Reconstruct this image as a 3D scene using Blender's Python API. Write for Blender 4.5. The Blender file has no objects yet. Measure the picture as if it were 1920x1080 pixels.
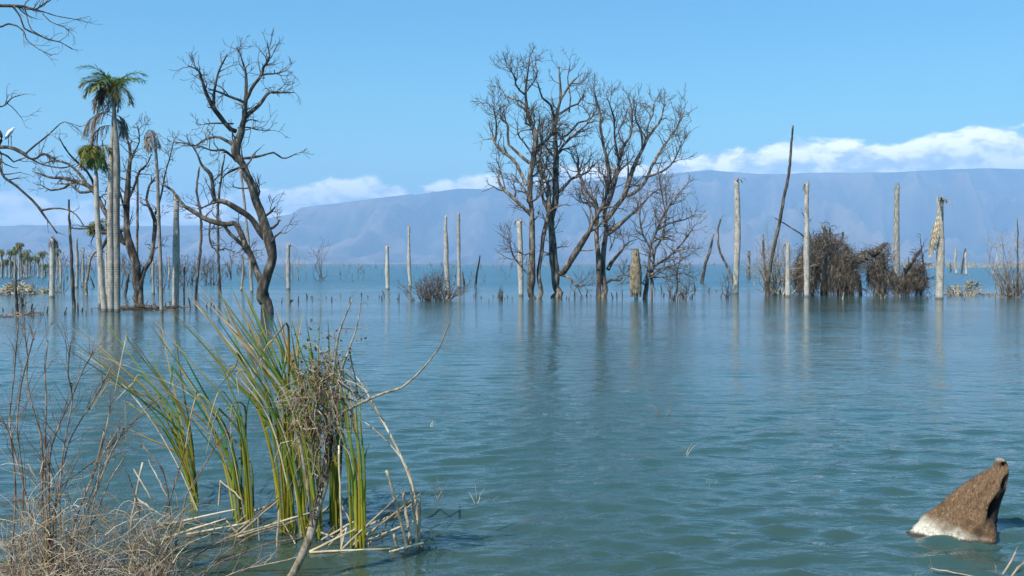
import bpy, math
import numpy as np
from mathutils import Vector

R = math.radians
SC = bpy.context.scene
COL = SC.collection

# ------------------------------------------------------------------ camera
CAM_H, F, HOR = 2.0, 1800.0, 495.0          # eye height (m), focal length (px of a 1920 frame), horizon row
PITCH = math.atan((540 - HOR) / F)
cam = bpy.data.cameras.new('camera')
cam.sensor_width = 36.0
cam.lens = 36.0 * F / 1920.0
cam.clip_start, cam.clip_end = 0.05, 60000.0
camo = bpy.data.objects.new('camera', cam)
COL.objects.link(camo)
camo.location = (0, 0, CAM_H)
camo.rotation_euler = (math.pi / 2 - PITCH, 0, 0)
SC.camera = camo

# ------------------------------------------------------------------ light
SUN_EL, SUN_AZ = R(47), R(222)               # azimuth clockwise from +Y: behind the camera, to the left
sx, sy, sz = (math.sin(SUN_AZ) * math.cos(SUN_EL), math.cos(SUN_AZ) * math.cos(SUN_EL), math.sin(SUN_EL))
sun = bpy.data.lights.new('sun', 'SUN')
sun.energy, sun.angle, sun.color = 5.0, R(0.53), (1.0, 0.945, 0.85)
suno = bpy.data.objects.new('sun', sun)
COL.objects.link(suno)
suno.rotation_euler = Vector((sx, sy, sz)).to_track_quat('Z', 'Y').to_euler()
SC.view_settings.view_transform = 'Standard'
SC.view_settings.look = 'None'
SC.view_settings.exposure = 0.45
SC.view_settings.gamma = 1.0
SC.view_settings.use_curve_mapping = False
SC.cycles.volume_bounces = 1
SC.cycles.max_bounces = 6
SC.cycles.transparent_max_bounces = 8

class NT:
    """tiny node-tree helper"""
    def __init__(s, tree):
        s.t = tree
        s.t.nodes.clear()
    def n(s, typ, **kw):
        nd = s.t.nodes.new(typ)
        for k, v in kw.items():
            if k.startswith('i_'):
                nd.inputs[k[2:].replace('_', ' ')].default_value = v
            else:
                setattr(nd, k, v)
        return nd
    def l(s, a, b):
        s.t.links.new(a, b)
    def math(s, op, a, b=None, c=None, clamp=False):
        nd = s.t.nodes.new('ShaderNodeMath'); nd.operation = op; nd.use_clamp = clamp
        for i, v in enumerate((a, b, c)):
            if v is None: continue
            if isinstance(v, (int, float)): nd.inputs[i].default_value = v
            else: s.l(v, nd.inputs[i])
        return nd.outputs[0]
    def ramp(s, fac, stops, mode='LINEAR'):
        nd = s.t.nodes.new('ShaderNodeValToRGB'); cr = nd.color_ramp; cr.interpolation = mode
        while len(cr.elements) < len(stops): cr.elements.new(0.5)
        for e, (p, c) in zip(cr.elements, stops):
            e.position = p
            e.color = (c, c, c, 1) if isinstance(c, (int, float)) else (*c, 1)
        s.l(fac, nd.inputs[0])
        return nd.outputs[0]
    def mix(s, f, a, b, typ='RGBA', blend='MIX'):
        nd = s.t.nodes.new('ShaderNodeMix'); nd.data_type = typ; nd.blend_type = blend
        sock = [i for i in nd.inputs if i.enabled]
        for i, v in zip(sock, (f, a, b)):
            if isinstance(v, (int, float)): i.default_value = v
            elif isinstance(v, tuple): i.default_value = (*v, 1) if len(v) == 3 else v
            else: s.l(v, i)
        return [o for o in nd.outputs if o.enabled][0]
    def noise(s, vec, scale, detail=4, rough=0.55, dist=0.0):
        nd = s.t.nodes.new('ShaderNodeTexNoise')
        nd.inputs['Scale'].default_value = scale; nd.inputs['Detail'].default_value = detail
        nd.inputs['Roughness'].default_value = rough; nd.inputs['Distortion'].default_value = dist
        if vec is not None: s.l(vec, nd.inputs['Vector'])
        return nd.outputs['Fac']
    def mrange(s, v, a, b, c=0.0, d=1.0, smooth=True):
        nd = s.t.nodes.new('ShaderNodeMapRange'); nd.interpolation_type = 'SMOOTHSTEP' if smooth else 'LINEAR'
        s.l(v, nd.inputs[0])
        for i, x in enumerate((a, b, c, d)):
            if isinstance(x, (int, float)): nd.inputs[i + 1].default_value = x
            else: s.l(x, nd.inputs[i + 1])
        return nd.outputs[0]

# ------------------------------------------------------------------ sky with a low bank of cumulus
world = bpy.data.worlds.new('World'); SC.world = world; world.use_nodes = True
w = NT(world.node_tree)
sky = w.n('ShaderNodeTexSky', sky_type='NISHITA', sun_disc=False)
sky.sun_elevation, sky.sun_rotation = SUN_EL, SUN_AZ
sky.altitude, sky.air_density, sky.dust_density, sky.ozone_density = 0, 1.35, 1.3, 3.2
tc = w.n('ShaderNodeTexCoord')
sep = w.n('ShaderNodeSeparateXYZ'); w.l(tc.outputs['Generated'], sep.inputs[0])
el = w.math('ARCSINE', sep.outputs['Z'])
az = w.math('ARCTAN2', sep.outputs['X'], sep.outputs['Y'])
def cvec(dx=0.0, dy=0.0, ex=1.0, ey=1.9):
    c = w.n('ShaderNodeCombineXYZ')
    w.l(w.math('MULTIPLY_ADD', az, ex, dx), c.inputs[0])
    w.l(w.math('MULTIPLY_ADD', el, ey, dy), c.inputs[1])
    c.inputs[2].default_value = 3.7
    return c.outputs[0]
c1 = w.n('ShaderNodeCombineXYZ'); w.l(w.math('MULTIPLY_ADD', az, 1.0, 0.35), c1.inputs[0])
lump = w.noise(c1.outputs[0], 9.0, 2, 0.5)                       # how high the bank reaches, by direction
slope = w.mrange(az, -0.5, 0.55, 0.046, 0.108)
top = w.math('ADD', slope, w.math('MULTIPLY', lump, 0.058))
dens = w.noise(cvec(), 18.0, 8, 0.57, 0.2)
dens2 = w.noise(cvec(-0.008, 0.026), 18.0, 8, 0.57, 0.2)         # same field, stepped towards the sun
below = w.math('SUBTRACT', top, el)
bias = w.mrange(below, -0.018, 0.032, -0.38, 0.24)
cm = w.mrange(w.math('ADD', dens, bias), 0.44, 0.60)
lit = w.mrange(w.math('SUBTRACT', dens, dens2), -0.13, 0.10)
litb = w.math('MULTIPLY', lit, w.mrange(below, 0.0, 0.06, 1.0, 0.6))
ccol = w.mix(litb, (0.30, 0.36, 0.42), (1.0, 0.93, 0.80))
cm = w.math('MULTIPLY', cm, w.mrange(below, 0.02, 0.09, 0.92, 0.55))
paler = w.mrange(el, 0.03, 0.27, 1.0, 0.0)                       # the blue thins towards the horizon all round
tint = w.mix(1.0, sky.outputs[0], w.mix(paler, (0.35, 0.94, 1.14), (0.68, 1.28, 1.22)), blend='MULTIPLY')
b1 = w.n('ShaderNodeBackground'); b1.inputs[1].default_value = 0.102; w.l(tint, b1.inputs[0])
b2 = w.n('ShaderNodeBackground'); b2.inputs[1].default_value = 2.1; w.l(ccol, b2.inputs[0])
mx = w.n('ShaderNodeMixShader'); w.l(cm, mx.inputs[0]); w.l(b1.outputs[0], mx.inputs[1]); w.l(b2.outputs[0], mx.inputs[2])
wo = w.n('ShaderNodeOutputWorld'); w.l(mx.outputs[0], wo.inputs[0])

# ------------------------------------------------------------------ picture <-> place
SA, CA = math.sin(PITCH), math.cos(PITCH)
def P(px, py, D):
    """the point D metres ahead that the photograph shows at (px, py)"""
    cx, cy = (px - 960) / F, (540 - py) / F
    dy = CA + SA * cy
    dz = -SA + CA * cy
    t = D / dy
    return np.array([cx * t, D, CAM_H + dz * t])
def WD(py):
    """distance at which the water surface shows in row py"""
    cy = (540 - py) / F
    return CAM_H / (SA - CA * cy) * (CA + SA * cy)
def M(px, D):                                     # pixels -> metres at distance D
    return px * D / F

# ------------------------------------------------------------------ mesh building
def unit(v):
    return v / np.maximum(np.linalg.norm(v, axis=-1, keepdims=True), 1e-9)

class MB:
    def __init__(s):
        s.v, s.f, s.t, s.n = [], [], [], 0
    def tubes(s, pts, rad, k=5, flat=1.0, cap=False, ref=None):
        """pts (m,n,3), rad (m,n): m tubes of n rings; flat squashes the section into a blade"""
        pts = np.asarray(pts, float); rad = np.asarray(rad, float)
        if pts.ndim == 2: pts, rad = pts[None], rad[None]
        if cap:
            pts = np.concatenate([pts, pts[:, -1:] + 1e-4], 1)
            rad = np.concatenate([rad, rad[:, -1:] * 0 + 1e-4], 1)
        m, n, _ = pts.shape
        T = np.empty_like(pts)
        T[:, 1:-1] = pts[:, 2:] - pts[:, :-2] if n > 2 else 0
        T[:, 0] = pts[:, 1] - pts[:, 0]; T[:, -1] = pts[:, -1] - pts[:, -2]
        if cap: T[:, -1] = T[:, -2]
        T = unit(T)
        mean = unit(pts[:, -1] - pts[:, 0] + 1e-6)
        if ref is None:
            a = np.where(np.abs(mean[:, 2:3]) < 0.8, np.array([0, 0, 1.0]), np.array([0.0, 1.0, 0.0]))
        else:
            a = np.broadcast_to(np.asarray(ref, float), mean.shape)
        a = unit(a - mean * (a * mean).sum(-1, keepdims=True))[:, None]
        N = unit(a - T * (a * T).sum(-1, keepdims=True) + 1e-9)
        B = np.cross(T, N)
        th = np.arange(k) / k * 2 * math.pi
        ring = (N[:, :, None] * np.cos(th)[:, None] * flat + B[:, :, None] * np.sin(th)[:, None])
        V = pts[:, :, None] + ring * rad[:, :, None, None]
        idx = s.n + np.arange(m * n * k).reshape(m, n, k)
        q = np.stack([idx[:, :-1], np.roll(idx, -1, 2)[:, :-1], np.roll(idx, -1, 2)[:, 1:], idx[:, 1:]], -1)
        s.v.append(V.reshape(-1, 3)); s.f.append(q.reshape(-1, 4))
        tt = np.broadcast_to(np.linspace(0, 1, n)[None, :, None], (m, n, k))
        s.t.append(tt.reshape(-1)); s.n += m * n * k
        return s
    def grid(s, V, wrap=False):
        a, b, _ = V.shape
        idx = s.n + np.arange(a * b).reshape(a, b)
        if wrap:
            j = np.roll(idx, -1, 1)
            q = np.stack([idx[:-1], j[:-1], j[1:], idx[1:]], -1)
        else:
            q = np.stack([idx[:-1, :-1], idx[:-1, 1:], idx[1:, 1:], idx[1:, :-1]], -1)
        s.v.append(V.reshape(-1, 3)); s.f.append(q.reshape(-1, 4))
        s.t.append(np.broadcast_to(np.linspace(0, 1, a)[:, None], (a, b)).reshape(-1)); s.n += a * b
        return s
    def quads(s, V):                              # (m,4,3) loose quads
        m = len(V)
        s.v.append(V.reshape(-1, 3)); s.f.append(s.n + np.arange(m * 4).reshape(m, 4))
        s.t.append(np.tile([0, 0, 1.0, 1.0], m)); s.n += m * 4
        return s
    def build(s, name, mat, parent=None, origin=None, smooth=True):
        me = bpy.data.meshes.new(name)
        v = np.concatenate(s.v); f = np.concatenate(s.f); t = np.concatenate(s.t)
        o0 = np.zeros(3)
        if parent is not None: o0 = np.array(parent['at'])
        elif origin is not None: o0 = np.asarray(origin, float)
        v = v - o0
        me.vertices.add(len(v)); me.vertices.foreach_set('co', v.astype(np.float32).ravel())
        me.loops.add(f.size); me.loops.foreach_set('vertex_index', f.astype(np.int32).ravel())
        me.polygons.add(len(f)); me.polygons.foreach_set('loop_start', (np.arange(len(f)) * 4).astype(np.int32))
        me.update(calc_edges=True)
        me.polygons.foreach_set('use_smooth', np.full(len(f), smooth))
        at = me.attributes.new('along', 'FLOAT', 'POINT'); at.data.foreach_set('value', t.astype(np.float32))
        me.materials.append(mat)
        ob = bpy.data.objects.new(name, me); COL.objects.link(ob)
        if parent is not None: ob.parent = parent
        elif origin is not None: ob.location = tuple(origin)
        return ob

def tag(o, label, cat, group=None, kind=None):
    o['label'] = label; o['category'] = cat
    if group: o['group'] = group
    if kind: o['kind'] = kind
    return o
def thing(name, label, cat, at, group=None):
    o = bpy.data.objects.new(name, None); COL.objects.link(o)
    o.empty_display_size = 0.2
    o.location = tuple(at); o['at'] = [float(x) for x in at]
    return tag(o, label, cat, group)
def structure(o):
    o['kind'] = 'structure'; return o

# ------------------------------------------------------------------ materials
def material(name):
    m = bpy.data.materials.new(name); m.use_nodes = True
    t = NT(m.node_tree)
    b = t.n('ShaderNodeBsdfPrincipled'); o = t.n('ShaderNodeOutputMaterial'); t.l(b.outputs[0], o.inputs[0])
    b.inputs['Specular IOR Level'].default_value = 0.25
    return m, t, b, o
def bump(t, b, h, dist, strength=1.0):
    bn = t.n('ShaderNodeBump'); bn.inputs['Distance'].default_value = dist; bn.inputs['Strength'].default_value = strength
    t.l(h, bn.inputs['Height']); t.l(bn.outputs[0], b.inputs['Normal'])
def objvec(t, sx=1, sy=1, sz=1):
    c = t.n('ShaderNodeTexCoord'); mp = t.n('ShaderNodeMapping')
    mp.inputs['Scale'].default_value = (sx, sy, sz); t.l(c.outputs['Object'], mp.inputs[0])
    return mp.outputs[0]
def wood(name, dark, mid, pale, scale=3.0, rough=0.85, bmp=0.02, vary=0.25, streak=4.0, seam=(0.36, 0.50, 0.66)):
    m, t, b, o = material(name)
    v = objvec(t, streak, streak, 1)
    a = t.noise(v, scale, 6, 0.62)
    c = t.ramp(a, [(seam[0], dark), (seam[1], mid), (seam[2], pale)])
    big = t.noise(objvec(t), 0.9, 3, 0.6)
    oi = t.n('ShaderNodeObjectInfo')
    k = t.math('MULTIPLY_ADD', oi.outputs['Random'], vary, 1.0 - vary / 2)
    k = t.math('MULTIPLY', k, t.mrange(big, 0.3, 0.7, 0.78, 1.2))
    hv = t.n('ShaderNodeHueSaturation'); t.l(c, hv.inputs['Color']); t.l(k, hv.inputs['Value'])
    t.l(hv.outputs[0], b.inputs['Base Color']); b.inputs['Roughness'].default_value = rough
    if bmp: bump(t, b, t.noise(v, scale * 3, 4, 0.7), bmp)
    return m
BARK = wood('grey_brown_bark', (0.032, 0.024, 0.018), (0.12, 0.092, 0.072), (0.36, 0.30, 0.245), 1.6, streak=3.5, bmp=0.05)
DARKBARK = wood('dark_bark', (0.03, 0.024, 0.019), (0.10, 0.08, 0.063), (0.34, 0.29, 0.235), 1.7, streak=3.2, bmp=0.05, seam=(0.38, 0.54, 0.70))
TWIG = wood('dry_twig', (0.055, 0.042, 0.034), (0.12, 0.095, 0.078), (0.24, 0.20, 0.165), 4, streak=1, bmp=0)
PALETWIG = wood('bleached_twig', (0.16, 0.12, 0.08), (0.32, 0.25, 0.175), (0.52, 0.43, 0.32), 4, streak=1, bmp=0)
REDTWIG = wood('reddish_vine', (0.035, 0.024, 0.018), (0.11, 0.08, 0.06), (0.26, 0.20, 0.155), 2.5, streak=1, bmp=0)
STRAW = wood('dry_straw', (0.30, 0.22, 0.13), (0.52, 0.42, 0.28), (0.70, 0.61, 0.46), 5, streak=1, bmp=0, vary=0.5)
THATCH = wood('dry_frond', (0.13, 0.10, 0.065), (0.30, 0.235, 0.155), (0.46, 0.39, 0.28), 4, streak=1, bmp=0, vary=0.3)
GREYFROND = wood('grey_dead_frond', (0.10, 0.09, 0.082), (0.24, 0.215, 0.19), (0.40, 0.365, 0.325), 4, streak=1, bmp=0, vary=0.3)
NEARTWIG = wood('near_dry_twig', (0.075, 0.04, 0.024), (0.20, 0.125, 0.08), (0.42, 0.31, 0.215), 9, streak=1, bmp=0, vary=0.4)
SAPSTEM = wood('sapling_bark', (0.12, 0.095, 0.065), (0.30, 0.245, 0.175), (0.47, 0.405, 0.31), 14, streak=2.5, bmp=0.006)
DARKLEAF = wood('withered_leaf', (0.035, 0.024, 0.018), (0.10, 0.065, 0.045), (0.22, 0.15, 0.10), 20, streak=1, bmp=0, vary=0.6)

def palm_trunk_mat(name, dark, mid, pale):
    m, t, b, o = material(name)
    v = objvec(t, 2.6, 2.6, 0.9)
    a = t.noise(v, 2.6, 8, 0.72)
    c = t.ramp(a, [(0.34, dark), (0.47, mid), (0.62, pale)])
    wv = t.n('ShaderNodeTexWave', wave_type='BANDS', bands_direction='Z'); wv.inputs['Scale'].default_value = 3.4
    wv.inputs['Distortion'].default_value = 4.0; wv.inputs['Detail'].default_value = 3
    t.l(objvec(t), wv.inputs['Vector'])
    c = t.mix(t.mrange(wv.outputs['Fac'], 0.0, 0.45, 0.24, 0.0), c, dark)
    oi = t.n('ShaderNodeObjectInfo')
    # lime crust left by the falling lake near the waterline
    gz = t.n('ShaderNodeNewGeometry'); sp = t.n('ShaderNodeSeparateXYZ'); t.l(gz.outputs['Position'], sp.inputs[0])
    zz = t.math('ADD', sp.outputs['Z'], t.math('MULTIPLY', a, 0.9))
    c = t.mix(t.mrange(zz, 0.5, 1.7, 0.35, 0.0), c, (0.55, 0.52, 0.46))
    wet = t.mrange(sp.outputs['Z'], 0.05, 0.20, 0.75, 0.0)
    c = t.mix(wet, c, (0.07, 0.06, 0.045))
    hv = t.n('ShaderNodeHueSaturation'); t.l(c, hv.inputs['Color'])
    t.l(t.math('MULTIPLY_ADD', oi.outputs['Random'], 0.3, 0.85), hv.inputs['Value'])
    t.l(hv.outputs[0], b.inputs['Base Color']); b.inputs['Roughness'].default_value = 0.85
    bump(t, b, t.math('ADD', t.math('MULTIPLY', wv.outputs['Fac'], 0.3), t.noise(objvec(t), 9, 4, 0.7)), 0.02)
    return m
PALM = palm_trunk_mat('pale_palm_trunk', (0.14, 0.12, 0.095), (0.36, 0.32, 0.27), (0.54, 0.49, 0.43))
PALMDARK = palm_trunk_mat('weathered_palm_trunk', (0.09, 0.075, 0.06), (0.25, 0.215, 0.18), (0.40, 0.36, 0.31))

def frond_mat(name, base, mid, tip):
    m, t, b, o = material(name)
    at = t.n('ShaderNodeAttribute', attribute_name='along')
    oi = t.n('ShaderNodeObjectInfo')
    nz = t.noise(objvec(t), 14, 3, 0.6)
    f = t.math('ADD', at.outputs['Fac'], t.math('MULTIPLY_ADD', nz, 0.4, -0.2), clamp=True)
    c = t.ramp(f, [(0.1, base), (0.5, mid), (0.95, tip)])
    hv = t.n('ShaderNodeHueSaturation'); t.l(c, hv.inputs['Color'])
    t.l(t.math('MULTIPLY_ADD', oi.outputs['Random'], 0.6, 0.7), hv.inputs['Value'])
        # dry blotches and spots along the leaf
    spot = t.mrange(t.noise(objvec(t), 22, 4, 0.75), 0.60, 0.70, 0.0, 0.6)
    spc = t.mix(spot, hv.outputs[0], (0.20, 0.11, 0.03)); hv = spc.node
    t.l(spc, b.inputs['Base Color']); b.inputs['Roughness'].default_value = 0.6
    b.inputs['Specular IOR Level'].default_value = 0.25
    tr = t.n('ShaderNodeBsdfTranslucent'); t.l(spc, tr.inputs[0])
    mxs = t.n('ShaderNodeMixShader'); mxs.inputs[0].default_value = 0.3
    t.l(b.outputs[0], mxs.inputs[1]); t.l(tr.outputs[0], mxs.inputs[2]); t.l(mxs.outputs[0], o.inputs[0])
    return m
GREENFROND = frond_mat('green_frond', (0.20, 0.24, 0.03), (0.15, 0.29, 0.05), (0.26, 0.33, 0.08))
YELLOWFROND = frond_mat('yellow_green_frond', (0.22, 0.21, 0.03), (0.32, 0.31, 0.04), (0.42, 0.34, 0.10))
BROWNFROND = frond_mat('brown_frond', (0.17, 0.10, 0.055), (0.24, 0.155, 0.09), (0.32, 0.23, 0.15))
REED = frond_mat('green_reed', (0.40, 0.37, 0.03), (0.16, 0.25, 0.03), (0.24, 0.27, 0.07))
REEDDARK = frond_mat('deep_green_reed', (0.26, 0.30, 0.02), (0.045, 0.16, 0.03), (0.08, 0.18, 0.05))
REEDGOLD = frond_mat('golden_reed', (0.36, 0.30, 0.03), (0.33, 0.23, 0.03), (0.50, 0.33, 0.13))
REEDTIP = frond_mat('straw_tipped_reed', (0.30, 0.28, 0.02), (0.13, 0.20, 0.03), (0.62, 0.46, 0.25))

# ------------------------------------------------------------------ water
rng = np.random.default_rng(11)
def wave_field():
    W = []
    r = np.random.default_rng(5)
    for i in range(64):
        lam = 0.13 * (0.80 / 0.13) ** r.random()
        ang = R(98) + r.normal(0, R(22))              # crests lie nearly across the view
        amp = 0.0092 * lam ** 0.95 * math.exp(-((math.log(lam / 0.31)) / 0.8) ** 2) * r.uniform(0.5, 1.25)
        W.append((2 * math.pi / lam * math.cos(ang), 2 * math.pi / lam * math.sin(ang), r.random() * 6.28, amp, lam))
    return W
radii = np.concatenate([np.geomspace(0.6, 5.0, 30, endpoint=False), np.geomspace(5.0, 90.0, 560, endpoint=False), np.geomspace(90.0, 13000.0, 110)])
angs = np.concatenate([np.linspace(R(-180), R(-42), 70, endpoint=False), np.linspace(R(-42), R(42), 620), np.linspace(R(42), R(180), 71)[1:]])
rr, aa = np.meshgrid(radii, angs, indexing='ij')
X, Y = rr * np.sin(aa), rr * np.cos(aa)
Z = np.zeros_like(X)
step = np.maximum(np.gradient(radii)[:, None], rr * 0.00237)
step = np.where(np.abs(aa) > R(43), rr * 0.06, step)
gust = 0.75 + 0.35 * np.sin(X * 0.21 + 0.6 * np.sin(Y * 0.13)) * np.sin(Y * 0.17 + 1.3)
for kx, ky, ph, amp, lam in wave_field():
    fade = np.clip((lam / step - 3.0) / 3.0, 0, 1)
    s_ = np.sin(kx * X + ky * Y + ph + 0.7 * np.sin(0.35 * kx * Y * 0.3 + ph))
    Z += amp * fade * gust * (s_ + 0.25 * s_ * s_)
Z *= np.clip((rr - 1.0) / 3.0, 0, 1)
wm, t, b, o = material('lake_water')
gp = t.n('ShaderNodeNewGeometry')
sp = t.n('ShaderNodeSeparateXYZ'); t.l(gp.outputs['Position'], sp.inputs[0])
ln = t.n('ShaderNodeVectorMath', operation='LENGTH'); t.l(gp.outputs['Position'], ln.inputs[0])
dist = ln.outputs['Value']
mp = t.n('ShaderNodeMapping'); mp.inputs['Scale'].default_value = (0.45, 1.0, 1.0); mp.inputs['Rotation'].default_value = (0, 0, R(-7)); t.l(gp.outputs['Position'], mp.inputs[0])
n1 = t.noise(mp.outputs[0], 5.0, 4, 0.6, 0.3)
n2 = t.noise(mp.outputs[0], 2.0, 3, 0.55, 0.4)
n3 = t.noise(mp.outputs[0], 0.12, 3, 0.5)                         # wind patches
calm = t.mrange(n3, 0.35, 0.65, 0.45, 1.35)
h = t.math('ADD', t.math('MULTIPLY', n1, 0.031), t.math('MULTIPLY', n2, 0.045))
h = t.math('MULTIPLY', h, calm)
open_water = t.mrange(t.math('ADD', sp.outputs['Y'], t.math('MULTIPLY', n3, 20.0)), 62.0, 110.0)   # beyond the drowned trees the wind gets at the lake
bn = t.n('ShaderNodeBump'); bn.inputs['Distance'].default_value = 1.0
t.l(t.math('ADD', t.math('MULTIPLY', open_water, 0.9), t.mrange(dist, 9.0, 45.0, 0.95, 0.70)), bn.inputs['Strength'])     # the drowned wood shelters the middle water
t.l(h, bn.inputs['Height']); t.l(bn.outputs[0], b.inputs['Normal'])
body = t.mix(t.noise(mp.outputs[0], 0.05, 2, 0.5), (0.031, 0.070, 0.066), (0.041, 0.086, 0.076))
body = t.mix(open_water, body, (0.024, 0.085, 0.122))
shallow = t.math('MULTIPLY', t.mrange(dist, 5.5, 9.5, 1.0, 0.0), t.mrange(sp.outputs['X'], -2.4, 0.6, 1.0, 0.25))
body = t.mix(shallow, body, (0.042, 0.056, 0.032))
t.l(body, b.inputs['Base Color'])
rough = t.math('ADD', t.mrange(dist, 8.0, 60.0, 0.035, 0.10), t.math('MULTIPLY', open_water, 0.16))
t.l(rough, b.inputs['Roughness'])
b.inputs['IOR'].default_value = 1.333; b.inputs['Specular IOR Level'].default_value = 0.5
wo_ = structure(MB().grid(np.stack([X, Y, Z], -1)).build('water', wm))
tag(wo_, 'rippled blue green lake water spreading to the far shore', 'water')

# ------------------------------------------------------------------ numpy value noise for terrain
def vnoise(x, y, seed=0):
    r = np.random.default_rng(seed); G = r.random((256, 256))
    xi, yi = np.floor(x).astype(int), np.floor(y).astype(int); fx, fy = x - xi, y - yi
    fx = fx * fx * (3 - 2 * fx); fy = fy * fy * (3 - 2 * fy)
    g = lambda i, j: G[i % 256, j % 256]
    return (g(xi, yi) * (1 - fx) * (1 - fy) + g(xi + 1, yi) * fx * (1 - fy) + g(xi, yi + 1) * (1 - fx) * fy + g(xi + 1, yi + 1) * fx * fy)
def ridged(x, y, oct=5, seed=0):
    s, a, tot = 0, 1.0, 0
    for i in range(oct):
        n = 1 - np.abs(2 * vnoise(x, y, seed + i) - 1)
        s = s + a * n * n; tot += a; a *= 0.52; x = x * 2.05 + 13.1; y = y * 2.05 + 7.7
    return s / tot

# ------------------------------------------------------------------ mountains beyond the lake
CREST = 9500.0
prof = [(-900, 440), (-400, 436), (0, 424), (120, 422), (300, 424), (420, 422), (500, 410), (560, 398), (620, 388), (690, 378), (745, 370), (800, 362), (860, 354), (900, 354),
        (960, 350), (1040, 346), (1120, 338), (1200, 330), (1290, 322), (1335, 319), (1400, 325), (1470, 327), (1530, 324), (1600, 324), (1680, 323), (1760, 319), (1840, 316), (1920, 317), (2200, 322), (2900, 340)]
ppx = np.array([(p[0] - 960) / F * CREST for p in prof]); pph = np.array([(HOR - p[1]) / F * CREST for p in prof])
gx = np.linspace(ppx[0], ppx[-1], 900); gy = np.concatenate([np.linspace(5200, 9700, 190), np.linspace(9750, 12400, 30)])
GX, GY = np.meshgrid(gx, gy)
H0 = np.interp(GX, ppx, pph)
warp = 900 * (vnoise(GX / 2600, GY / 2600, 40) - 0.5)
u = np.clip((GY - 6300) / (CREST - 6300), 0, 1)
sp_ = 0.55 * ridged((GX + warp + 0.35 * GY) / 1900, (GY + warp) / 3400, 6, 3) + 0.45 * ridged((GX + 0.6 * warp - 0.2 * GY) / 800, (GY + warp) / 1900, 5, 51)
fine = ridged((GX - 0.25 * GY) / 420, GY / 620, 4, 21)
shape = u ** 1.25
face = np.sin(np.pi * np.clip(u, 0, 1)) ** 0.9
hh = H0 * (shape + face * 1.6 * (sp_ - 0.5)) + face * H0 * 0.28 * (fine - 0.45)
back = np.clip((GY - CREST) / 2600, 0, 1)
hh = np.where(GY > CREST, H0 * (1 - back ** 1.2), hh)
hh = np.minimum(hh, H0 * (GY / CREST) * 0.998 + 1)
hh = np.maximum(hh, 0) + 2.0 * np.clip((GY - 5300) / 500, 0, 1) + np.where(GY < 5250, -3, 0)
hh += np.where((GY > 9000) & (GY < 10000), 8 * (vnoise(GX / 160, GY / 160, 9) - 0.5), 0)
mm, t, b, o = material('dry_mountain_slope')
v = objvec(t, 1.0, 0.45, 0.6)
na = t.noise(v, 0.0013, 8, 0.66, 0.6); nb = t.noise(v, 0.008, 7, 0.7)
gz = t.n('ShaderNodeNewGeometry'); sp = t.n('ShaderNodeSeparateXYZ'); t.l(gz.outputs['Position'], sp.inputs[0])
lowpart = t.mrange(sp.outputs['Z'], 30, 520, 1.0, 0.0)
spa = t.n('ShaderNodeAttribute', attribute_name='spur')
fac = t.math('ADD', t.math('ADD', t.math('MULTIPLY', na, 0.30), t.math('MULTIPLY', nb, 0.25)), t.math('MULTIPLY', spa.outputs['Fac'], 0.45))
c = t.ramp(fac, [(0.40, (0.012, 0.022, 0.018)), (0.50, (0.07, 0.058, 0.046)), (0.64, (0.17, 0.13, 0.10))])
c2 = t.ramp(fac, [(0.40, (0.03, 0.035, 0.025)), (0.5, (0.15, 0.11, 0.088)), (0.66, (0.23, 0.165, 0.13))])
t.l(t.mix(lowpart, c, c2), b.inputs['Base Color']); b.inputs['Roughness'].default_value = 1.0
mo = structure(MB().grid(np.stack([GX, GY, hh], -1)).build('mountains', mm))
sa_ = mo.data.attributes.new('spur', 'FLOAT', 'POINT'); sa_.data.foreach_set('value', np.clip(0.5 + 0.9 * (sp_ - np.median(sp_)) + 0.8 * (fine - np.median(fine)), 0, 1).ravel().astype(np.float32))
tag(mo, 'long hazy blue mountain range with bare eroded slopes across the lake', 'mountains')

# ------------------------------------------------------------------ muddy bank the photographer stands on
bx = np.linspace(-9, 7, 90); by = np.linspace(-7, 7.2, 90)
BX, BY = np.meshgrid(bx, by)
edge = 5.3 - 0.12 * BX + 0.5 * np.sin(BX * 0.9) + 1.0 * np.clip((-BX - 1.9) / 1.2, 0, 1) - 1.6 * np.clip((BX + 0.3) / 2, 0, 1)
bz = np.clip((edge - BY) * 0.10, -0.4, 0.42) + 0.05 * (vnoise(BX * 2.3 + 20, BY * 2.3 + 20, 2) - 0.5)
sm = wood('lake_mud', (0.09, 0.075, 0.055), (0.20, 0.17, 0.13), (0.34, 0.30, 0.235), 3, streak=1, bmp=0.02, vary=0)
bo = structure(MB().grid(np.stack([BX, BY, bz], -1)).build('shore_bank', sm))
tag(bo, 'grey brown muddy bank at the lower left corner', 'ground')

# ------------------------------------------------------------------ branching
def catmull(p, n):
    """smooth polyline through control rows p (k,c), n samples"""
    p = np.asarray(p, float); k = len(p)
    q = np.vstack([2 * p[0] - p[1], p, 2 * p[-1] - p[-2]])
    s = np.linspace(0, k - 1 - 1e-6, n); i = s.astype(int); f = (s - i)[:, None]
    a, b_, c, d = q[i], q[i + 1], q[i + 2], q[i + 3]
    return 0.5 * (2 * b_ + (c - a) * f + (2 * a - 5 * b_ + 4 * c - d) * f ** 2 + (3 * b_ - a - 3 * c + d) * f ** 3)

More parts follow.
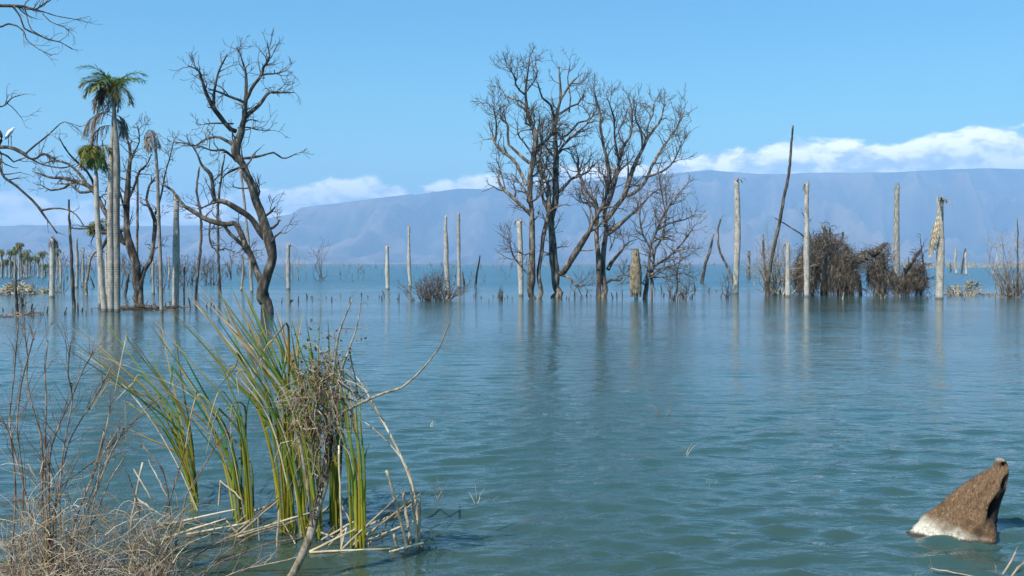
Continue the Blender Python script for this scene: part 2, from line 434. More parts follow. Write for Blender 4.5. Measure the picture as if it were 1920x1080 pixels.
def grow(parents, r, n, length, ang, up, gnarl, rr, npts, t0=0.15, rmin=0.006, tips=1, side=0.0):
    """children of each parent (pts, rad): n per metre, length (lo, hi) m, leaving at ang (lo, hi) degrees"""
    out = []
    for pts, rad in parents:
        seg = np.linalg.norm(np.diff(pts, axis=0), axis=1); L = seg.sum()
        ts = t0 + (1 - t0) * r.random(r.poisson(n * L * (1 - t0))) ** 0.85
        ts = np.concatenate([ts, np.full(tips, 0.985)])
        for tpos in ts:
            x = tpos * (len(pts) - 1); i = min(int(x), len(pts) - 2); f = x - i
            o_ = pts[i] * (1 - f) + pts[i + 1] * f
            rad0 = rad[i] * (1 - f) + rad[i + 1] * f
            T = unit(pts[i + 1] - pts[i])
            perp = unit(np.cross(T, r.normal(size=3)) + 1e-6)
            a = R(r.uniform(*ang)) * (0.5 if tpos > 0.97 else 1)
            d = unit(T * math.cos(a) + perp * math.sin(a) + np.array([0, 0, up]))
            ln = r.uniform(*length) * (1.2 - 0.75 * tpos)
            st = ln / (npts - 1)
            q = [o_]
            for _ in range(npts - 1):
                d = unit(d + r.normal(size=3) * gnarl + np.array([0, 0, up * 0.25]))
                q.append(q[-1] + d * st * r.uniform(0.75, 1.2))
            rs = max(min(rad0 * rr, ln * 0.035 + rmin), rmin)
            out.append((np.array(q), np.linspace(rs, max(rs * 0.32, rmin * 0.8), npts)))
    return out
def batch(mb, branches, k=4):
    if not branches: return
    by = {}
    for p_, r_ in branches: by.setdefault(len(p_), []).append((p_, r_))
    for n_, ls in by.items():
        mb.tubes(np.array([a for a, _ in ls]), np.array([b_ for _, b_ in ls]), k)

def lay(mains, D, r, spread=0.55, dens=11.0, wob=0.35):
    """traced limbs [(px,py,half width px)...] -> smooth 3-D limbs; each limb leaves its parent in depth too"""
    done = []; res = []
    for mi, m in enumerate(mains):
        m = np.array(m, float)
        plen = np.hypot(np.diff(m[:, 0]), np.diff(m[:, 1])).sum()
        n = max(5, int(plen / dens))
        c = catmull(m, n)
        si = np.linspace(0, len(m) - 1, n); lin = np.stack([np.interp(si, np.arange(len(m)), m[:, q]) for q in range(3)], 1)
        c = 0.45 * c + 0.55 * lin
        off0 = 0.0; s = 0.0
        if done:
            best = min(((np.hypot(d[:, 0] - c[0, 0], d[:, 1] - c[0, 1]).min(), d) for d in done), key=lambda z: z[0])
            dd = best[1]; off0 = dd[np.argmin(np.hypot(dd[:, 0] - c[0, 0], dd[:, 1] - c[0, 1])), 2]
            if best[0] < 40: s = r.choice([-1, 1]) * r.uniform(0.3, 1.0) * spread
        run = np.concatenate([[0], np.cumsum(np.hypot(np.diff(c[:, 0]), np.diff(c[:, 1])))])
        offp = off0 + s * run + np.cumsum(r.normal(0, 0.6, n)) * (run > 0)
        done.append(np.stack([c[:, 0], c[:, 1], offp], 1))
        sm_ = lambda a: np.stack([np.convolve(np.pad(q, 2, 'edge'), [0.1, 0.25, 0.3, 0.25, 0.1], 'valid') for q in a.T], 1)
        jit = sm_(r.normal(0, 1, (n, 2))) * (c[:, 2:3] * wob * 2.4); jit[0] = 0
        Dp = D + offp * D / F
        pts = np.array([P(c[i, 0] + jit[i, 0], c[i, 1] + jit[i, 1], Dp[i]) for i in range(n)])
        lump = sm_(r.normal(0, 1, (n, 1)))[:, 0]
        rad = np.maximum(M(c[:, 2], Dp) * (1 + 0.22 * lump), 0.004)
        res.append((pts, rad))
    return res

def tree(name, label, cat, D, mains, seed, levels, bark=None, twig=None, trunks=1, spread=0.55, group=None, k=9, sink=0.4, limbname='limb', dens=11.0, wob=0.35, extra=None, stubs=0.0):
    r = np.random.default_rng(seed)
    L = lay(mains, D, r, spread, dens, wob)
    base = L[0][0][0].copy(); base[2] = min(base[2], 0.0)
    o = thing(name, label, cat, base, group)
    for i, (pts, rad) in enumerate(L):
        if i < trunks and sink:
            d0 = pts[0].copy(); d0[2] = -sink; d0[:2] += r.normal(0, 0.02, 2)
            pts = np.vstack([d0, pts]); rad = np.concatenate([[rad[0] * 1.25], rad])
        lim = MB().tubes(pts, rad, k if i < trunks else max(5, k - 2), cap=True).build('trunk' if i < trunks else limbname, bark or BARK, o)
        lim['at'] = list(o['at'])
        par = [L[i]]; allb = []
        for lv in levels:
            par = grow(par, r, **lv)
            allb += par
        if stubs: allb += grow([L[i]], r, stubs, (0.10, 0.34), (45, 85), 0.05, 0.12, 0.75, 3, 0.15, 0.02, 0)
        if allb:
            mb = MB(); batch(mb, allb, 4)
            tw = mb.build('twigs', twig or TWIG, lim); tw['kind'] = 'stuff'
    if extra: extra(o, r)
    return o

def lv(n, length, ang=(25, 65), up=0.15, gnarl=0.22, rr=0.55, npts=6, t0=0.2, rmin=0.008, tips=1):
    return dict(n=n, length=length, ang=ang, up=up, gnarl=gnarl, rr=rr, npts=npts, t0=t0, rmin=rmin, tips=tips)

# ---- the gnarled leaning tree at the left
D1 = 38.0
T1 = [
 [(503, 578, 10), (499, 555, 9), (502, 519, 8.5), (505, 481, 8), (497, 440, 8.5), (489, 406, 8), (479, 368, 7.5), (470, 337, 7.5), (457, 305, 7.5), (449, 288, 7.5), (444, 268, 7), (446, 241, 6.5), (456, 223, 5), (459, 191, 4), (462, 156, 3), (459, 128, 2.2), (451, 103, 1.5), (444, 88, 1)],
 [(498, 560, 7), (488, 530, 6), (476, 500, 6), (467, 466, 6), (451, 437, 5), (440, 420, 4.5), (420, 422, 4.5), (394, 415, 4.5), (375, 403, 4), (347, 387, 3), (325, 359, 2.5), (306, 346, 1.5)],
 [(497, 446, 6.5), (476, 412, 5.5), (451, 393, 5), (420, 374, 4.5), (404, 371, 4), (398, 349, 3.5), (394, 327, 3), (379, 311, 2.6), (372, 289, 2), (360, 272, 1.5), (331, 267, 1)],
 [(443, 246, 4.5), (420, 226, 4.5), (401, 204, 4), (388, 175, 3.3), (379, 147, 2.6), (372, 131, 2), (353, 123, 1)],
 [(401, 200, 2.8), (404, 160, 2.3), (410, 131, 1.8), (426, 103, 1)],
 [(457, 223, 3.8), (483, 197, 3.2), (501, 175, 2.6), (527, 175, 1.8), (552, 173, 0.9)],
 [(460, 191, 3.5), (476, 163, 3.2), (490, 141, 3), (492, 125, 2.4), (505, 106, 1.8), (501, 81, 1)],
 [(490, 141, 2.2), (505, 140, 1.8), (520, 138, 1.4), (538, 132, 0.8)],
 [(458, 192, 3), (432, 182, 2.4), (410, 172, 2), (391, 166, 1.2)],
 [(455, 297, 3), (489, 292, 2.2), (514, 286, 1.8), (533, 298, 1.5), (555, 289, 0.9)],
 [(443, 303, 3), (420, 284, 2.6), (401, 282, 2.2), (375, 273, 1.8), (341, 273, 1)],
 [(441, 273, 3), (410, 256, 2.5), (388, 260, 2), (369, 273, 1.2)],
 [(501, 431, 2.6), (516, 426, 2.2), (524, 416, 1.4), (521, 408, 1)],
 [(504, 470, 2.4), (512, 450, 2), (522, 436, 1.5), (536, 437, 0.8)],
 [(497, 405, 2.2), (508, 398, 1.8), (516, 388, 1)],
 [(420, 422, 3), (432, 440, 3), (448, 455, 3), (462, 470, 2.5)],
 [(394, 416, 2.2), (391, 440, 2), (396, 460, 1.8), (410, 468, 1.5), (424, 466, 1), (440, 473, 0.8)],
 [(404, 370, 2), (392, 384, 1.6), (378, 390, 1.2), (366, 384, 0.8)],
 [(449, 314, 1.8), (432, 322, 1.5), (420, 330, 1.2), (412, 345, 0.8)],
 [(446, 240, 2), (466, 238, 1.6), (484, 244, 1.2), (506, 244, 0.7)],
 [(438, 232, 2), (412, 231, 1.7), (392, 231, 1.3), (376, 234, 0.8)],
]
tree('bare_tree', 'tall dark gnarled bare tree leaning left behind the tall green reeds', 'tree', D1, T1, 3,
     [lv(3.6, (0.4, 1.4), (30, 80), 0.12, 0.28, t0=0.3, rmin=0.010), lv(3.2, (0.25, 0.75), (25, 70), 0.12, 0.2, npts=5, rmin=0.008), lv(4.2, (0.15, 0.42), (25, 60), 0.1, 0.25, npts=4, rmin=0.0075)],
     bark=DARKBARK, trunks=2, dens=9, wob=0.36, stubs=0.9)

# ---- the spreading tree behind the two tall palms
D2 = 45.0
T2 = [
 [(263, 574, 8.5), (261, 545, 7.5), (259, 525, 7.5), (249, 487, 7.5), (236, 456, 7), (234, 430, 6), (235, 406, 6), (231, 374, 5.5), (239, 343, 4.5), (246, 296, 3.5), (242, 275, 2.8), (238, 258, 2), (230, 240, 1.2)],
 [(263, 530, 5), (270, 508, 4.5), (279, 486, 4), (286, 456, 3.5), (291, 415, 3.2), (284, 393, 2.8), (274, 374, 2.4), (280, 350, 2), (290, 335, 1.4), (300, 318, 1)],
 [(236, 456, 6), (216, 425, 5.5), (201, 406, 5), (183, 371, 4.5), (164, 349, 4), (140, 341, 3.2), (113, 333, 2.6), (88, 330, 2), (62, 322, 1.2)],
 [(164, 349, 3), (150, 325, 2.6), (128, 306, 2.2), (105, 300, 1.8), (84, 308, 1.2)],
 [(140, 341, 2.4), (120, 352, 2), (96, 356, 1.6), (80, 348, 1)],
 [(172, 358, 2.6), (150, 360, 2.2), (132, 345, 1.8), (108, 345, 1.2)],
 [(233, 430, 4), (206, 434, 3.6), (189, 434, 3), (168, 426, 2.4), (150, 428, 1.8), (134, 428, 1)],
 [(205, 436, 3), (200, 450, 3), (192, 466, 2.4), (184, 480, 1.6)],
 [(236, 380, 3), (252, 345, 2.6), (262, 320, 2.2), (276, 308, 1.8), (284, 290, 1)],
 [(246, 296, 2.2), (256, 280, 1.8), (262, 262, 1.4), (258, 238, 0.9)],
 [(291, 400, 2.2), (302, 370, 1.8), (308, 335, 1.5), (318, 296, 1.2), (326, 262, 0.8)],
 [(284, 480, 1.8), (288, 470, 1.5), (280, 458, 1.1)],
 [(183, 371, 3), (176, 340, 2.6), (160, 318, 2.2), (134, 294, 1.8), (118, 272, 1.4), (112, 258, 0.9)],
 [(235, 400, 2.6), (222, 360, 2.2), (205, 330, 1.8), (196, 300, 1.4), (192, 262, 0.9)],
]
tree('bare_tree', 'dark bare tree spreading left behind the two tall pale palms', 'tree', D2, T2, 8,
     [lv(3.2, (0.5, 1.5), (30, 80), 0.14, 0.38, t0=0.25, rmin=0.010), lv(3.2, (0.25, 0.75), (25, 70), 0.14, 0.32, npts=5, rmin=0.008), lv(3.6, (0.15, 0.4), (25, 60), 0.1, 0.25, npts=4, rmin=0.0075)],
     bark=DARKBARK, trunks=2, dens=9, wob=0.36, stubs=0.9)

# ---- the tree whose trunk stands left of the frame
D3 = 33.0
T3 = [
 [(-150, 600, 15), (-156, 520, 14), (-148, 430, 13), (-150, 340, 12), (-140, 240, 10), (-130, 140, 8), (-120, 40, 6), (-110, -50, 4), (-104, -110, 2)],
 [(-148, 330, 7), (-100, 290, 6), (-50, 282, 5), (0, 274, 3.6), (22, 276, 3.2), (44, 288, 3), (56, 298, 2.4), (68, 298, 2), (80, 288, 1.8), (92, 290, 1.5), (104, 298, 1.1)],
 [(-150, 380, 6), (-110, 300, 5), (-60, 250, 4), (-16, 236, 3), (2, 246, 2.8), (4, 262, 2.6), (-4, 282, 2.4), (-2, 302, 2.8), (6, 330, 2.8), (31, 349, 2.5), (63, 381, 2.2), (91, 415, 1.8), (107, 437, 1.2)],
 [(75, 395, 1.8), (92, 391, 1.7), (110, 390, 1.5), (135, 396, 1.3), (148, 408, 1.1), (158, 424, 0.8)],
 [(-125, 60, 6), (-80, 30, 5), (-40, 14, 4), (0, 11, 3), (26, 12, 2.6), (48, 13, 2.2), (66, 18, 1.6), (78, 10, 1.3), (95, 0, 1)],
 [(24, 13, 1.8), (38, 32, 1.7), (46, 52, 1.5), (64, 62, 1.3), (90, 74, 1.2), (112, 78, 1), (136, 92, 0.8)],
 [(-90, 60, 4), (-50, 55, 3), (0, 50, 1.8), (14, 44, 1.6), (32, 49, 1.4), (46, 60, 1.3), (50, 74, 1.1), (70, 90, 0.9), (96, 104, 0.7)],
 [(66, 18, 1.4), (88, 24, 1.2), (108, 30, 1), (130, 34, 0.9), (160, 40, 0.5)],
 [(46, 14, 1.3), (50, 26, 1.2), (54, 44, 1), (60, 56, 0.9), (76, 66, 0.7)],
 [(80, 26, 1.1), (98, 44, 1), (116, 48, 0.9), (130, 58, 0.6)],
 [(-130, 230, 4), (-80, 215, 3), (-30, 205, 2), (0, 199, 1.5), (12, 193, 1.4), (24, 182, 1.1), (46, 176, 0.6)],
 [(12, 193, 1), (24, 202, 0.9), (34, 214, 0.7), (41, 222, 0.5)],
 [(46, 290, 1.7), (66, 272, 1.7), (84, 258, 1.5), (104, 240, 1.3), (118, 228, 1.1), (134, 232, 0.9), (152, 238, 0.7)],
 [(-6, 284, 2), (14, 292, 1.8), (26, 303, 1.5), (38, 298, 1.3), (50, 294, 1), (62, 300, 0.8)],
 [(62, 300, 1.8), (78, 308, 1.7), (98, 312, 1.5), (120, 314, 1.3), (140, 308, 0.8)],
]
tree('bare_tree', 'overhanging bare branches reaching in from beyond the left edge', 'tree', D3, T3, 21,
     [lv(2.4, (0.4, 1.3), (25, 60), 0.05, 0.2, t0=0.45, rmin=0.007), lv(3.2, (0.18, 0.5), (25, 60), 0.05, 0.25, npts=5, rmin=0.006)],
     bark=DARKBARK, spread=0.2)

# ---- the group of bare trees at the centre
DA, DB, DC = 55.0, 56.5, 57.0
FINE = [lv(3.1, (0.7, 2.0), (25, 70), 0.18, 0.25, t0=0.22, rmin=0.015), lv(3.8, (0.4, 1.15), (25, 70), 0.15, 0.22, npts=5, rmin=0.012), lv(4.6, (0.25, 0.7), (25, 65), 0.12, 0.14, npts=4, rmin=0.009)]
TA = [
 [(1000, 561, 7), (997, 540, 6.3), (996, 520, 6), (999, 476, 6), (1000, 431, 6), (994, 398, 5.5), (992, 362, 5), (994, 335, 5), (997, 314, 4.5), (1003, 287, 4.4), (1006, 254, 4), (996, 230, 3.5), (989, 206, 3), (985, 174, 2.4), (990, 138, 1.6), (993, 112, 0.9)],
 [(1011, 560, 4.5), (1011, 530, 4), (1012, 498, 4), (1016, 450, 4), (1024, 420, 4), (1030, 380, 3.5), (1028, 345, 3), (1016, 325, 2.6), (1012, 300, 2.2), (1016, 270, 1.5), (1012, 245, 1)],
 [(996, 400, 4), (969, 381, 3.2), (942, 356, 2.6), (933, 337, 2), (938, 318, 1.5), (930, 296, 1)],
 [(987, 347, 3.5), (967, 307, 3), (948, 287, 2.8), (929, 268, 2.4), (922, 258, 2)],
 [(929, 266, 1.8), (931, 234, 1.6), (926, 210, 1.3), (924, 194, 0.8)],
 [(993, 306, 3), (977, 290, 2.8), (953, 270, 2.5), (954, 244, 2.3), (951, 232, 2), (938, 222, 1.7), (946, 203, 1.3), (957, 195, 0.8)],
 [(1003, 285, 3.5), (1020, 268, 3.2), (1030, 256, 3), (1038, 240, 2.5), (1036, 215, 1.8)],
 [(985, 178, 2), (965, 160, 1.7), (965, 143, 1.4), (950, 124, 0.9)],
 [(986, 172, 1.8), (1001, 153, 1.5), (1008, 136, 1), (1004, 120, 0.7)],
 [(989, 200, 1.8), (972, 186, 1.6), (953, 184, 1.2), (944, 175, 0.8)],
 [(994, 385, 2.4), (985, 360, 2), (972, 340, 1.6), (962, 325, 1.2)],
 [(1003, 300, 2), (985, 270, 1.7), (972, 255, 1.4), (970, 240, 1)],
 [(996, 520, 1.8), (978, 498, 1.6), (962, 480, 1.5), (956, 455, 1.2), (957, 436, 0.8)],
 [(1000, 470, 1.6), (985, 478, 1.2), (972, 472, 0.8)],
]
tree('bare_tree', 'tall bare tree with twin trunks, leftmost of the central group', 'tree', DA, TA, 31, FINE, trunks=2, stubs=0.7)
TB = [
 [(1043, 558, 9.5), (1042, 535, 8.5), (1042, 514, 8), (1037, 480, 7), (1036, 431, 6.3), (1042, 389, 5.8), (1044, 342, 5.2), (1046, 302, 4.8), (1044, 270, 4.2), (1040, 244, 4), (1044, 220, 3.5), (1050, 191, 2.7), (1049, 162, 2), (1047, 126, 1)],
 [(1050, 514, 7), (1064, 495, 6.5), (1081, 470, 6), (1100, 439, 5.3), (1111, 414, 5), (1122, 398, 4.5), (1131, 380, 4), (1139, 355, 3.6), (1142, 325, 3.4), (1138, 295, 3), (1131, 270, 2.6), (1126, 234, 2.3), (1126, 210, 2), (1119, 191, 1.5), (1114, 169, 0.9)],
 [(1041, 228, 2.6), (1032, 198, 2.2), (1016, 184, 1.7), (1008, 157, 1)],
 [(1050, 190, 2.2), (1068, 160, 1.8), (1085, 143, 0.9)],
 [(1046, 215, 2.4), (1066, 201, 2), (1088, 193, 1.5), (1097, 168, 0.9)],
 [(1050, 260, 2.8), (1066, 249, 2.4), (1083, 230, 1.9), (1105, 225, 1.4), (1112, 212, 0.8)],
 [(1048, 288, 2.8), (1056, 273, 2.5), (1073, 256, 2.1), (1100, 234, 1.3), (1106, 222, 0.8)],
 [(1048, 360, 3), (1067, 337, 2.6), (1092, 328, 2.1), (1106, 318, 1.4), (1112, 300, 0.9)],
 [(1036, 430, 3.5), (1028, 400, 3.2), (1018, 375, 2.8), (1012, 350, 2.4), (1020, 325, 2), (1024, 305, 1.3)],
 [(1044, 300, 2.4), (1030, 285, 2), (1018, 270, 1.6), (1014, 255, 1)],
 [(1067, 210, 1.6), (1070, 180, 1.4), (1064, 150, 1.1), (1068, 120, 0.7)],
 [(1050, 515, 2.2), (1066, 520, 2), (1074, 524, 1.8), (1078, 536, 1.8), (1086, 540, 1.5), (1096, 534, 1.2), (1100, 530, 0.9)],
 [(1112, 412, 2), (1108, 392, 1.8), (1098, 372, 1.5), (1086, 355, 1)],
 [(1082, 470, 1.6), (1104, 470, 1.3), (1122, 466, 0.9)],
]
tree('bare_tree', 'thick trunked bare tree in the middle of the central group', 'tree', DB, TB, 32, FINE, trunks=1, stubs=0.7)
TCc = [
 [(1122, 557, 5.2), (1121, 520, 4.8), (1122, 487, 4.6), (1120, 431, 4.2), (1119, 389, 3.8), (1111, 370, 3.2), (1094, 348, 2.6), (1083, 320, 2), (1085, 300, 1.4), (1080, 280, 0.9)],
 [(1132, 557, 5.5), (1132, 520, 5), (1133, 487, 5), (1136, 437, 5), (1136, 403, 4.6), (1144, 376, 4), (1150, 337, 3.6), (1155, 320, 3.4), (1162, 299, 3), (1170, 273, 2.6), (1182, 250, 2.1), (1185, 217, 1.7), (1180, 185, 0.9)],
 [(1137, 439, 4.5), (1161, 423, 3.8), (1189, 398, 3), (1206, 381, 2.3), (1222, 362, 1.6), (1240, 352, 1)],
 [(1138, 412, 4.5), (1156, 387, 4.4), (1172, 362, 4.2), (1180, 340, 4), (1189, 314, 3.7), (1201, 287, 3.2), (1213, 258, 2.6), (1237, 227, 1.8), (1243, 208, 1.3), (1247, 191, 0.8)],
 [(1204, 280, 2.2), (1201, 246, 1.9), (1191, 222, 1.5), (1194, 193, 0.9)],
 [(1176, 368, 3.4), (1206, 342, 3), (1222, 310, 2.6), (1242, 275, 2.2), (1268, 242, 1.5), (1280, 218, 1), (1283, 206, 0.6)],
 [(1204, 332, 2), (1237, 322, 1.9), (1259, 307, 1.6), (1272, 282, 1.2), (1279, 262, 0.7)],
 [(1160, 302, 2.6), (1153, 258, 2.2), (1153, 225, 1.8), (1147, 204, 1.4), (1136, 177, 0.8)],
 [(1170, 272, 2), (1160, 245, 1.7), (1172, 222, 1.3), (1176, 200, 0.9)],
 [(1213, 258, 1.8), (1215, 236, 1.5), (1226, 210, 1.1), (1222, 186, 0.7)],
 [(1150, 338, 2.4), (1160, 318, 2), (1180, 308, 1.5), (1190, 290, 1)],
 [(1140, 505, 3.2), (1152, 488, 2.8), (1166, 470, 2.2), (1176, 455, 1.5), (1192, 448, 0.9)],
 [(1120, 395, 2), (1108, 380, 1.7), (1098, 385, 1.3), (1088, 376, 0.8)],
 [(1138, 530, 1.8), (1150, 524, 1.8), (1162, 526, 1.6), (1168, 518, 1.1)],
 [(1143, 470, 1.6), (1150, 455, 1.4), (1152, 444, 1)],
]
tree('bare_tree', 'bare tree with two close slim trunks, rightmost tall tree of the central group', 'tree', DC, TCc, 33, FINE, trunks=2, stubs=0.7)
TD = [
 [(1210, 551, 4), (1214, 514, 3.6), (1219, 464, 3), (1233, 431, 2.6), (1247, 395, 2.1), (1269, 367, 1.6), (1289, 345, 0.9)],
 [(1222, 550, 2.2), (1222, 510, 2), (1228, 470, 1.8), (1244, 440, 1.5), (1250, 390, 1.2), (1246, 330, 1)],
 [(1222, 502, 2), (1253, 484, 1.8), (1283, 453, 1.4), (1300, 425, 0.9)],
 [(1214, 520, 2.2), (1236, 505, 2), (1262, 500, 1.5), (1290, 480, 1), (1302, 470, 0.7)],
 [(1219, 466, 2), (1204, 440, 1.7), (1198, 405, 1.3), (1202, 372, 0.9)],
 [(1233, 431, 1.7), (1256, 418, 1.5), (1284, 412, 1.1), (1304, 402, 0.7)],
 [(1210, 535, 1.8), (1190, 520, 1.6), (1170, 516, 1.1)],
 [(1225, 520, 1.8), (1250, 520, 1.6), (1280, 512, 1.2), (1298, 520, 0.8)],
 [(1269, 548, 2), (1268, 520, 1.8), (1272, 500, 1.4), (1278, 482, 0.9)],
 [(1247, 395, 1.3), (1240, 360, 1.1), (1236, 330, 0.7)],
]
tree('bare_tree', 'low tangled twiggy bare tree right of the central tall trees', 'tree', 53.5, TD, 34,
     [lv(5.5, (0.6, 2.1), (30, 85), 0.14, 0.26, t0=0.1, rmin=0.011), lv(3.0, (0.3, 0.9), (25, 65), 0.2, 0.26, npts=5, rmin=0.008), lv(2.0, (0.15, 0.45), (25, 60), 0.15, 0.22, npts=4, rmin=0.007)], trunks=2)

# ------------------------------------------------------------------ palms
def frond(parent, name, mat, base, d0, length, droop, r, nl=26, leaf=0.34, width=0.016, hang=0.35, rach=0.016, sway=(0, 0, 0)):
    """one feather frond: curved midrib with two rows of narrow leaflets"""
    n = 14; pts = [np.array(base, float)]; d = unit(np.array(d0, float)); st = length / (n - 1)
    for i in range(n - 1):
        d = unit(d + np.array([0, 0, -droop * (0.4 + i / n)]) * 0.32 + np.array(sway) * 0.05 + r.normal(size=3) * 0.025)
        pts.append(pts[-1] + d * st)
    pts = np.array(pts)
    rib = MB().tubes(pts, np.linspace(rach, rach * 0.25, n), 4).build(name, mat, parent); rib['at'] = list(parent['at'])
    LP, LR = [], []
    for i in range(nl):
        f = 0.14 + 0.86 * i / (nl - 1); x = f * (n - 1); j = min(int(x), n - 2)
        o_ = pts[j] + (pts[j + 1] - pts[j]) * (x - j); T = unit(pts[j + 1] - pts[j])
        S = np.cross(T, [0, 0, 1.0]); S = unit(S + 1e-6)
        ll = leaf * (0.55 + 0.75 * math.sin(math.pi * min(1, f * 0.9 + 0.1))) * r.uniform(0.75, 1.15)
        for sg in (-1, 1):
            if r.random() < 0.08: continue
            dl = unit(T * 0.75 + S * sg * r.uniform(0.55, 1.0) + np.array([0, 0, r.uniform(-0.2, 0.35)]) + r.normal(size=3) * 0.12)
            p1 = o_ + dl * ll * 0.5 + np.array([0, 0, -hang * ll * 0.15])
            p2 = o_ + dl * ll * 0.95 + np.array([0, 0, -hang * ll * 0.75])
            LP.append([o_, p1, p2]); LR.append([width * 0.7, width, width * 0.2])
    MB().tubes(np.array(LP), np.array(LR), 4, flat=0.25).build('leaflets', mat, rib)

def palm_trunk(mb, pts, rads, r, k=14, per=0.12, ragged=0.0):
    """column with slight ring steps and a torn top"""
    c = catmull(np.column_stack([pts, rads]), max(10, int(np.linalg.norm(np.asarray(pts[-1]) - pts[0]) / per)))
    n = len(c)
    rad = c[:, 3] * (1 + 0.014 * (np.arange(n) % 2) + r.normal(0, 0.012, n))
    mb.tubes(c[:, :3], rad, k, cap=True)
    V = mb.v[-1]
    if ragged:
        for ring in (1, 2):
            sl = slice(len(V) - (ring + 1) * k, len(V) - ring * k)
            V[sl, 2] += r.uniform(-1, 1, k) * ragged
    return c

def palm(label, D, axis, seed, crown=(), group=None, mat=None, name='palm', cat='palm', stubs=0, ragged=0.08, skirt=None, extra=None):
    """axis [(px,py,half width px)...] from the waterline up; crown list of (material, count, length, elev lo, elev hi, droop, leaf)"""
    r = np.random.default_rng(seed)
    A = np.array([P(x, y, D) for x, y, _ in axis]); rad = np.array([M(w_, D) for _, _, w_ in axis])
    A[0, 2] = min(A[0, 2], 0.0)
    o = thing(name, label, cat, (A[0, 0], A[0, 1], 0.0), group)
    A[:, 1] += np.linspace(0, 1, len(A)) * r.normal(0, 0.1)
    A = np.vstack([A[0] + [0, 0, -0.4], A]); rad = np.concatenate([[rad[0] * 1.1], rad])
    mb = MB(); palm_trunk(mb, A, rad, r, ragged=ragged if not crown else 0.02); mb.build('trunk', mat or PALM, o)
    top = A[-1]; tr = rad[-1]
    for (cm_, cnt, ln, e0, e1, dr, leaf, *az_) in crown:
        for i in range(cnt):
            az0 = (i + r.random()) / cnt * 2 * math.pi if not az_ else R(r.uniform(*az_[0]))
            e = R(r.uniform(e0, e1))
            d = (math.cos(az0) * math.cos(e), math.sin(az0) * math.cos(e), math.sin(e))
            frond(o, 'frond', cm_, top + np.array(d) * tr * 0.6 + [0, 0, r.uniform(-0.25, 0.05)], d, ln * r.uniform(0.55, 1.15), dr * r.uniform(0.7, 1.4), r, leaf=leaf, sway=(-0.9, 0, 0))
    for i in range(stubs):                         # torn old leaf bases left at the top
        mb = MB(); az0 = r.uniform(0, 6.28); q = [top + np.array([math.cos(az0), math.sin(az0), 0]) * tr * 0.7 + [0, 0, r.uniform(-0.1, 0.05)]]
        d = unit(np.array([math.cos(az0) * 0.5, math.sin(az0) * 0.5, r.uniform(0.1, 0.9)]))
        for j in range(5):
            d = unit(d + np.array([0, 0, -0.45]) + r.normal(size=3) * 0.15); q.append(q[-1] + d * tr * r.uniform(0.5, 1.2))
        mb.tubes(np.array(q), np.linspace(tr * 0.45, tr * 0.12, 6), 5, flat=0.35)
        mb.build('dead_frond', GREYFROND if r.random() < 0.6 else THATCH, o)
    if not crown:                                  # splintered rim
        for i in range(5):
            az0 = r.uniform(0, 6.28); q0 = top + np.array([math.cos(az0), math.sin(az0), 0]) * tr * 0.75 - [0, 0, tr]
            MB().tubes(np.array([q0, q0 + [0, 0, tr * 1.2], q0 + [r.normal(0, tr * 0.2), r.normal(0, tr * 0.2), tr * r.uniform(1.6, 3.2)]]), np.array([tr * 0.35, tr * 0.3, tr * 0.05]), 5, flat=0.5).build('splinter', mat or PALM, o)
    if extra: extra(o, r, top, tr)
    return o

HEADLESS = 'headless palm trunks standing in the lake'
def snag(label, x0, yb, xt, yt, w0, w1, seed, D=None, stubs=2, mat=None, bulge=0.0, extra=None):
    D = D or WD(yb)
    ax = []
    rb = np.random.default_rng(seed + 5); bend = rb.normal(0, 1.3); ph = rb.uniform(0, 6)
    for f in (0, 0.12, 0.25, 0.4, 0.55, 0.7, 0.82, 0.92, 1.0):
        w_ = w0 + (w1 - w0) * f ** 1.3 + bulge * math.sin(math.pi * f) + 0.35 * math.sin(9 * f + ph)
        ax.append((x0 + (xt - x0) * f + bend * math.sin(math.pi * f) + rb.normal(0, 0.25), yb + (yt - yb) * f, w_))
    return palm(label, D, ax, seed, stubs=stubs, mat=mat, group=HEADLESS, name='palm_snag', cat='dead palm', extra=extra)

# the two tall palms and the leaning one at the left
DP = 40.0
palm('tall living palm with green crown, right of the twin trunks', DP, [(220, 578, 5.6), (220, 500, 5.6), (219, 400, 5.8), (220, 320, 6), (219, 280, 5.6), (217, 235, 3.6), (214, 185, 3.2), (212, 162, 2.6)], 101,
     [(GREENFROND, 15, 1.6, 30, 80, 0.42, 0.44), (YELLOWFROND, 9, 1.3, 0, 70, 0.7, 0.38), (THATCH, 4, 1.2, -10, 30, 1.2, 0.3, (100, 260)), (BROWNFROND, 5, 1.25, -15, 25, 1.3, 0.34, (120, 240)), (GREYFROND, 2, 0.9, -40, -5, 1.6, 0.3, (-40, 30))], mat=PALMDARK)
def hang_left(o, r, top, tr):
    for e, ln, dz in ((50, 1.75, -0.35), (40, 1.55, -0.75), (30, 1.35, -0.15)):
        frond(o, 'dead_frond', BROWNFROND, top + [0, 0, dz], (-0.8, r.uniform(-0.3, 0.3), math.tan(R(e)) * 0.6), ln, 1.05, r, leaf=0.34, hang=1.6, width=0.014)
    for ln, dz in ((0.95, -0.25), (0.8, -0.4)):
        frond(o, 'dead_frond', GREYFROND, top + [0, 0, dz], (0.8, r.uniform(-0.3, 0.3), 0.35), ln, 1.6, r, leaf=0.3, hang=1.5)
palm('tall palm with drooping brown fronds, left of the twin trunks', DP + 0.6, [(208, 579, 6.6), (208, 500, 6.4), (207, 400, 6.0), (208, 320, 5.6), (208, 285, 5), (209, 268, 3.4), (211, 230, 3), (212, 205, 2.6)], 102, [], extra=hang_left)
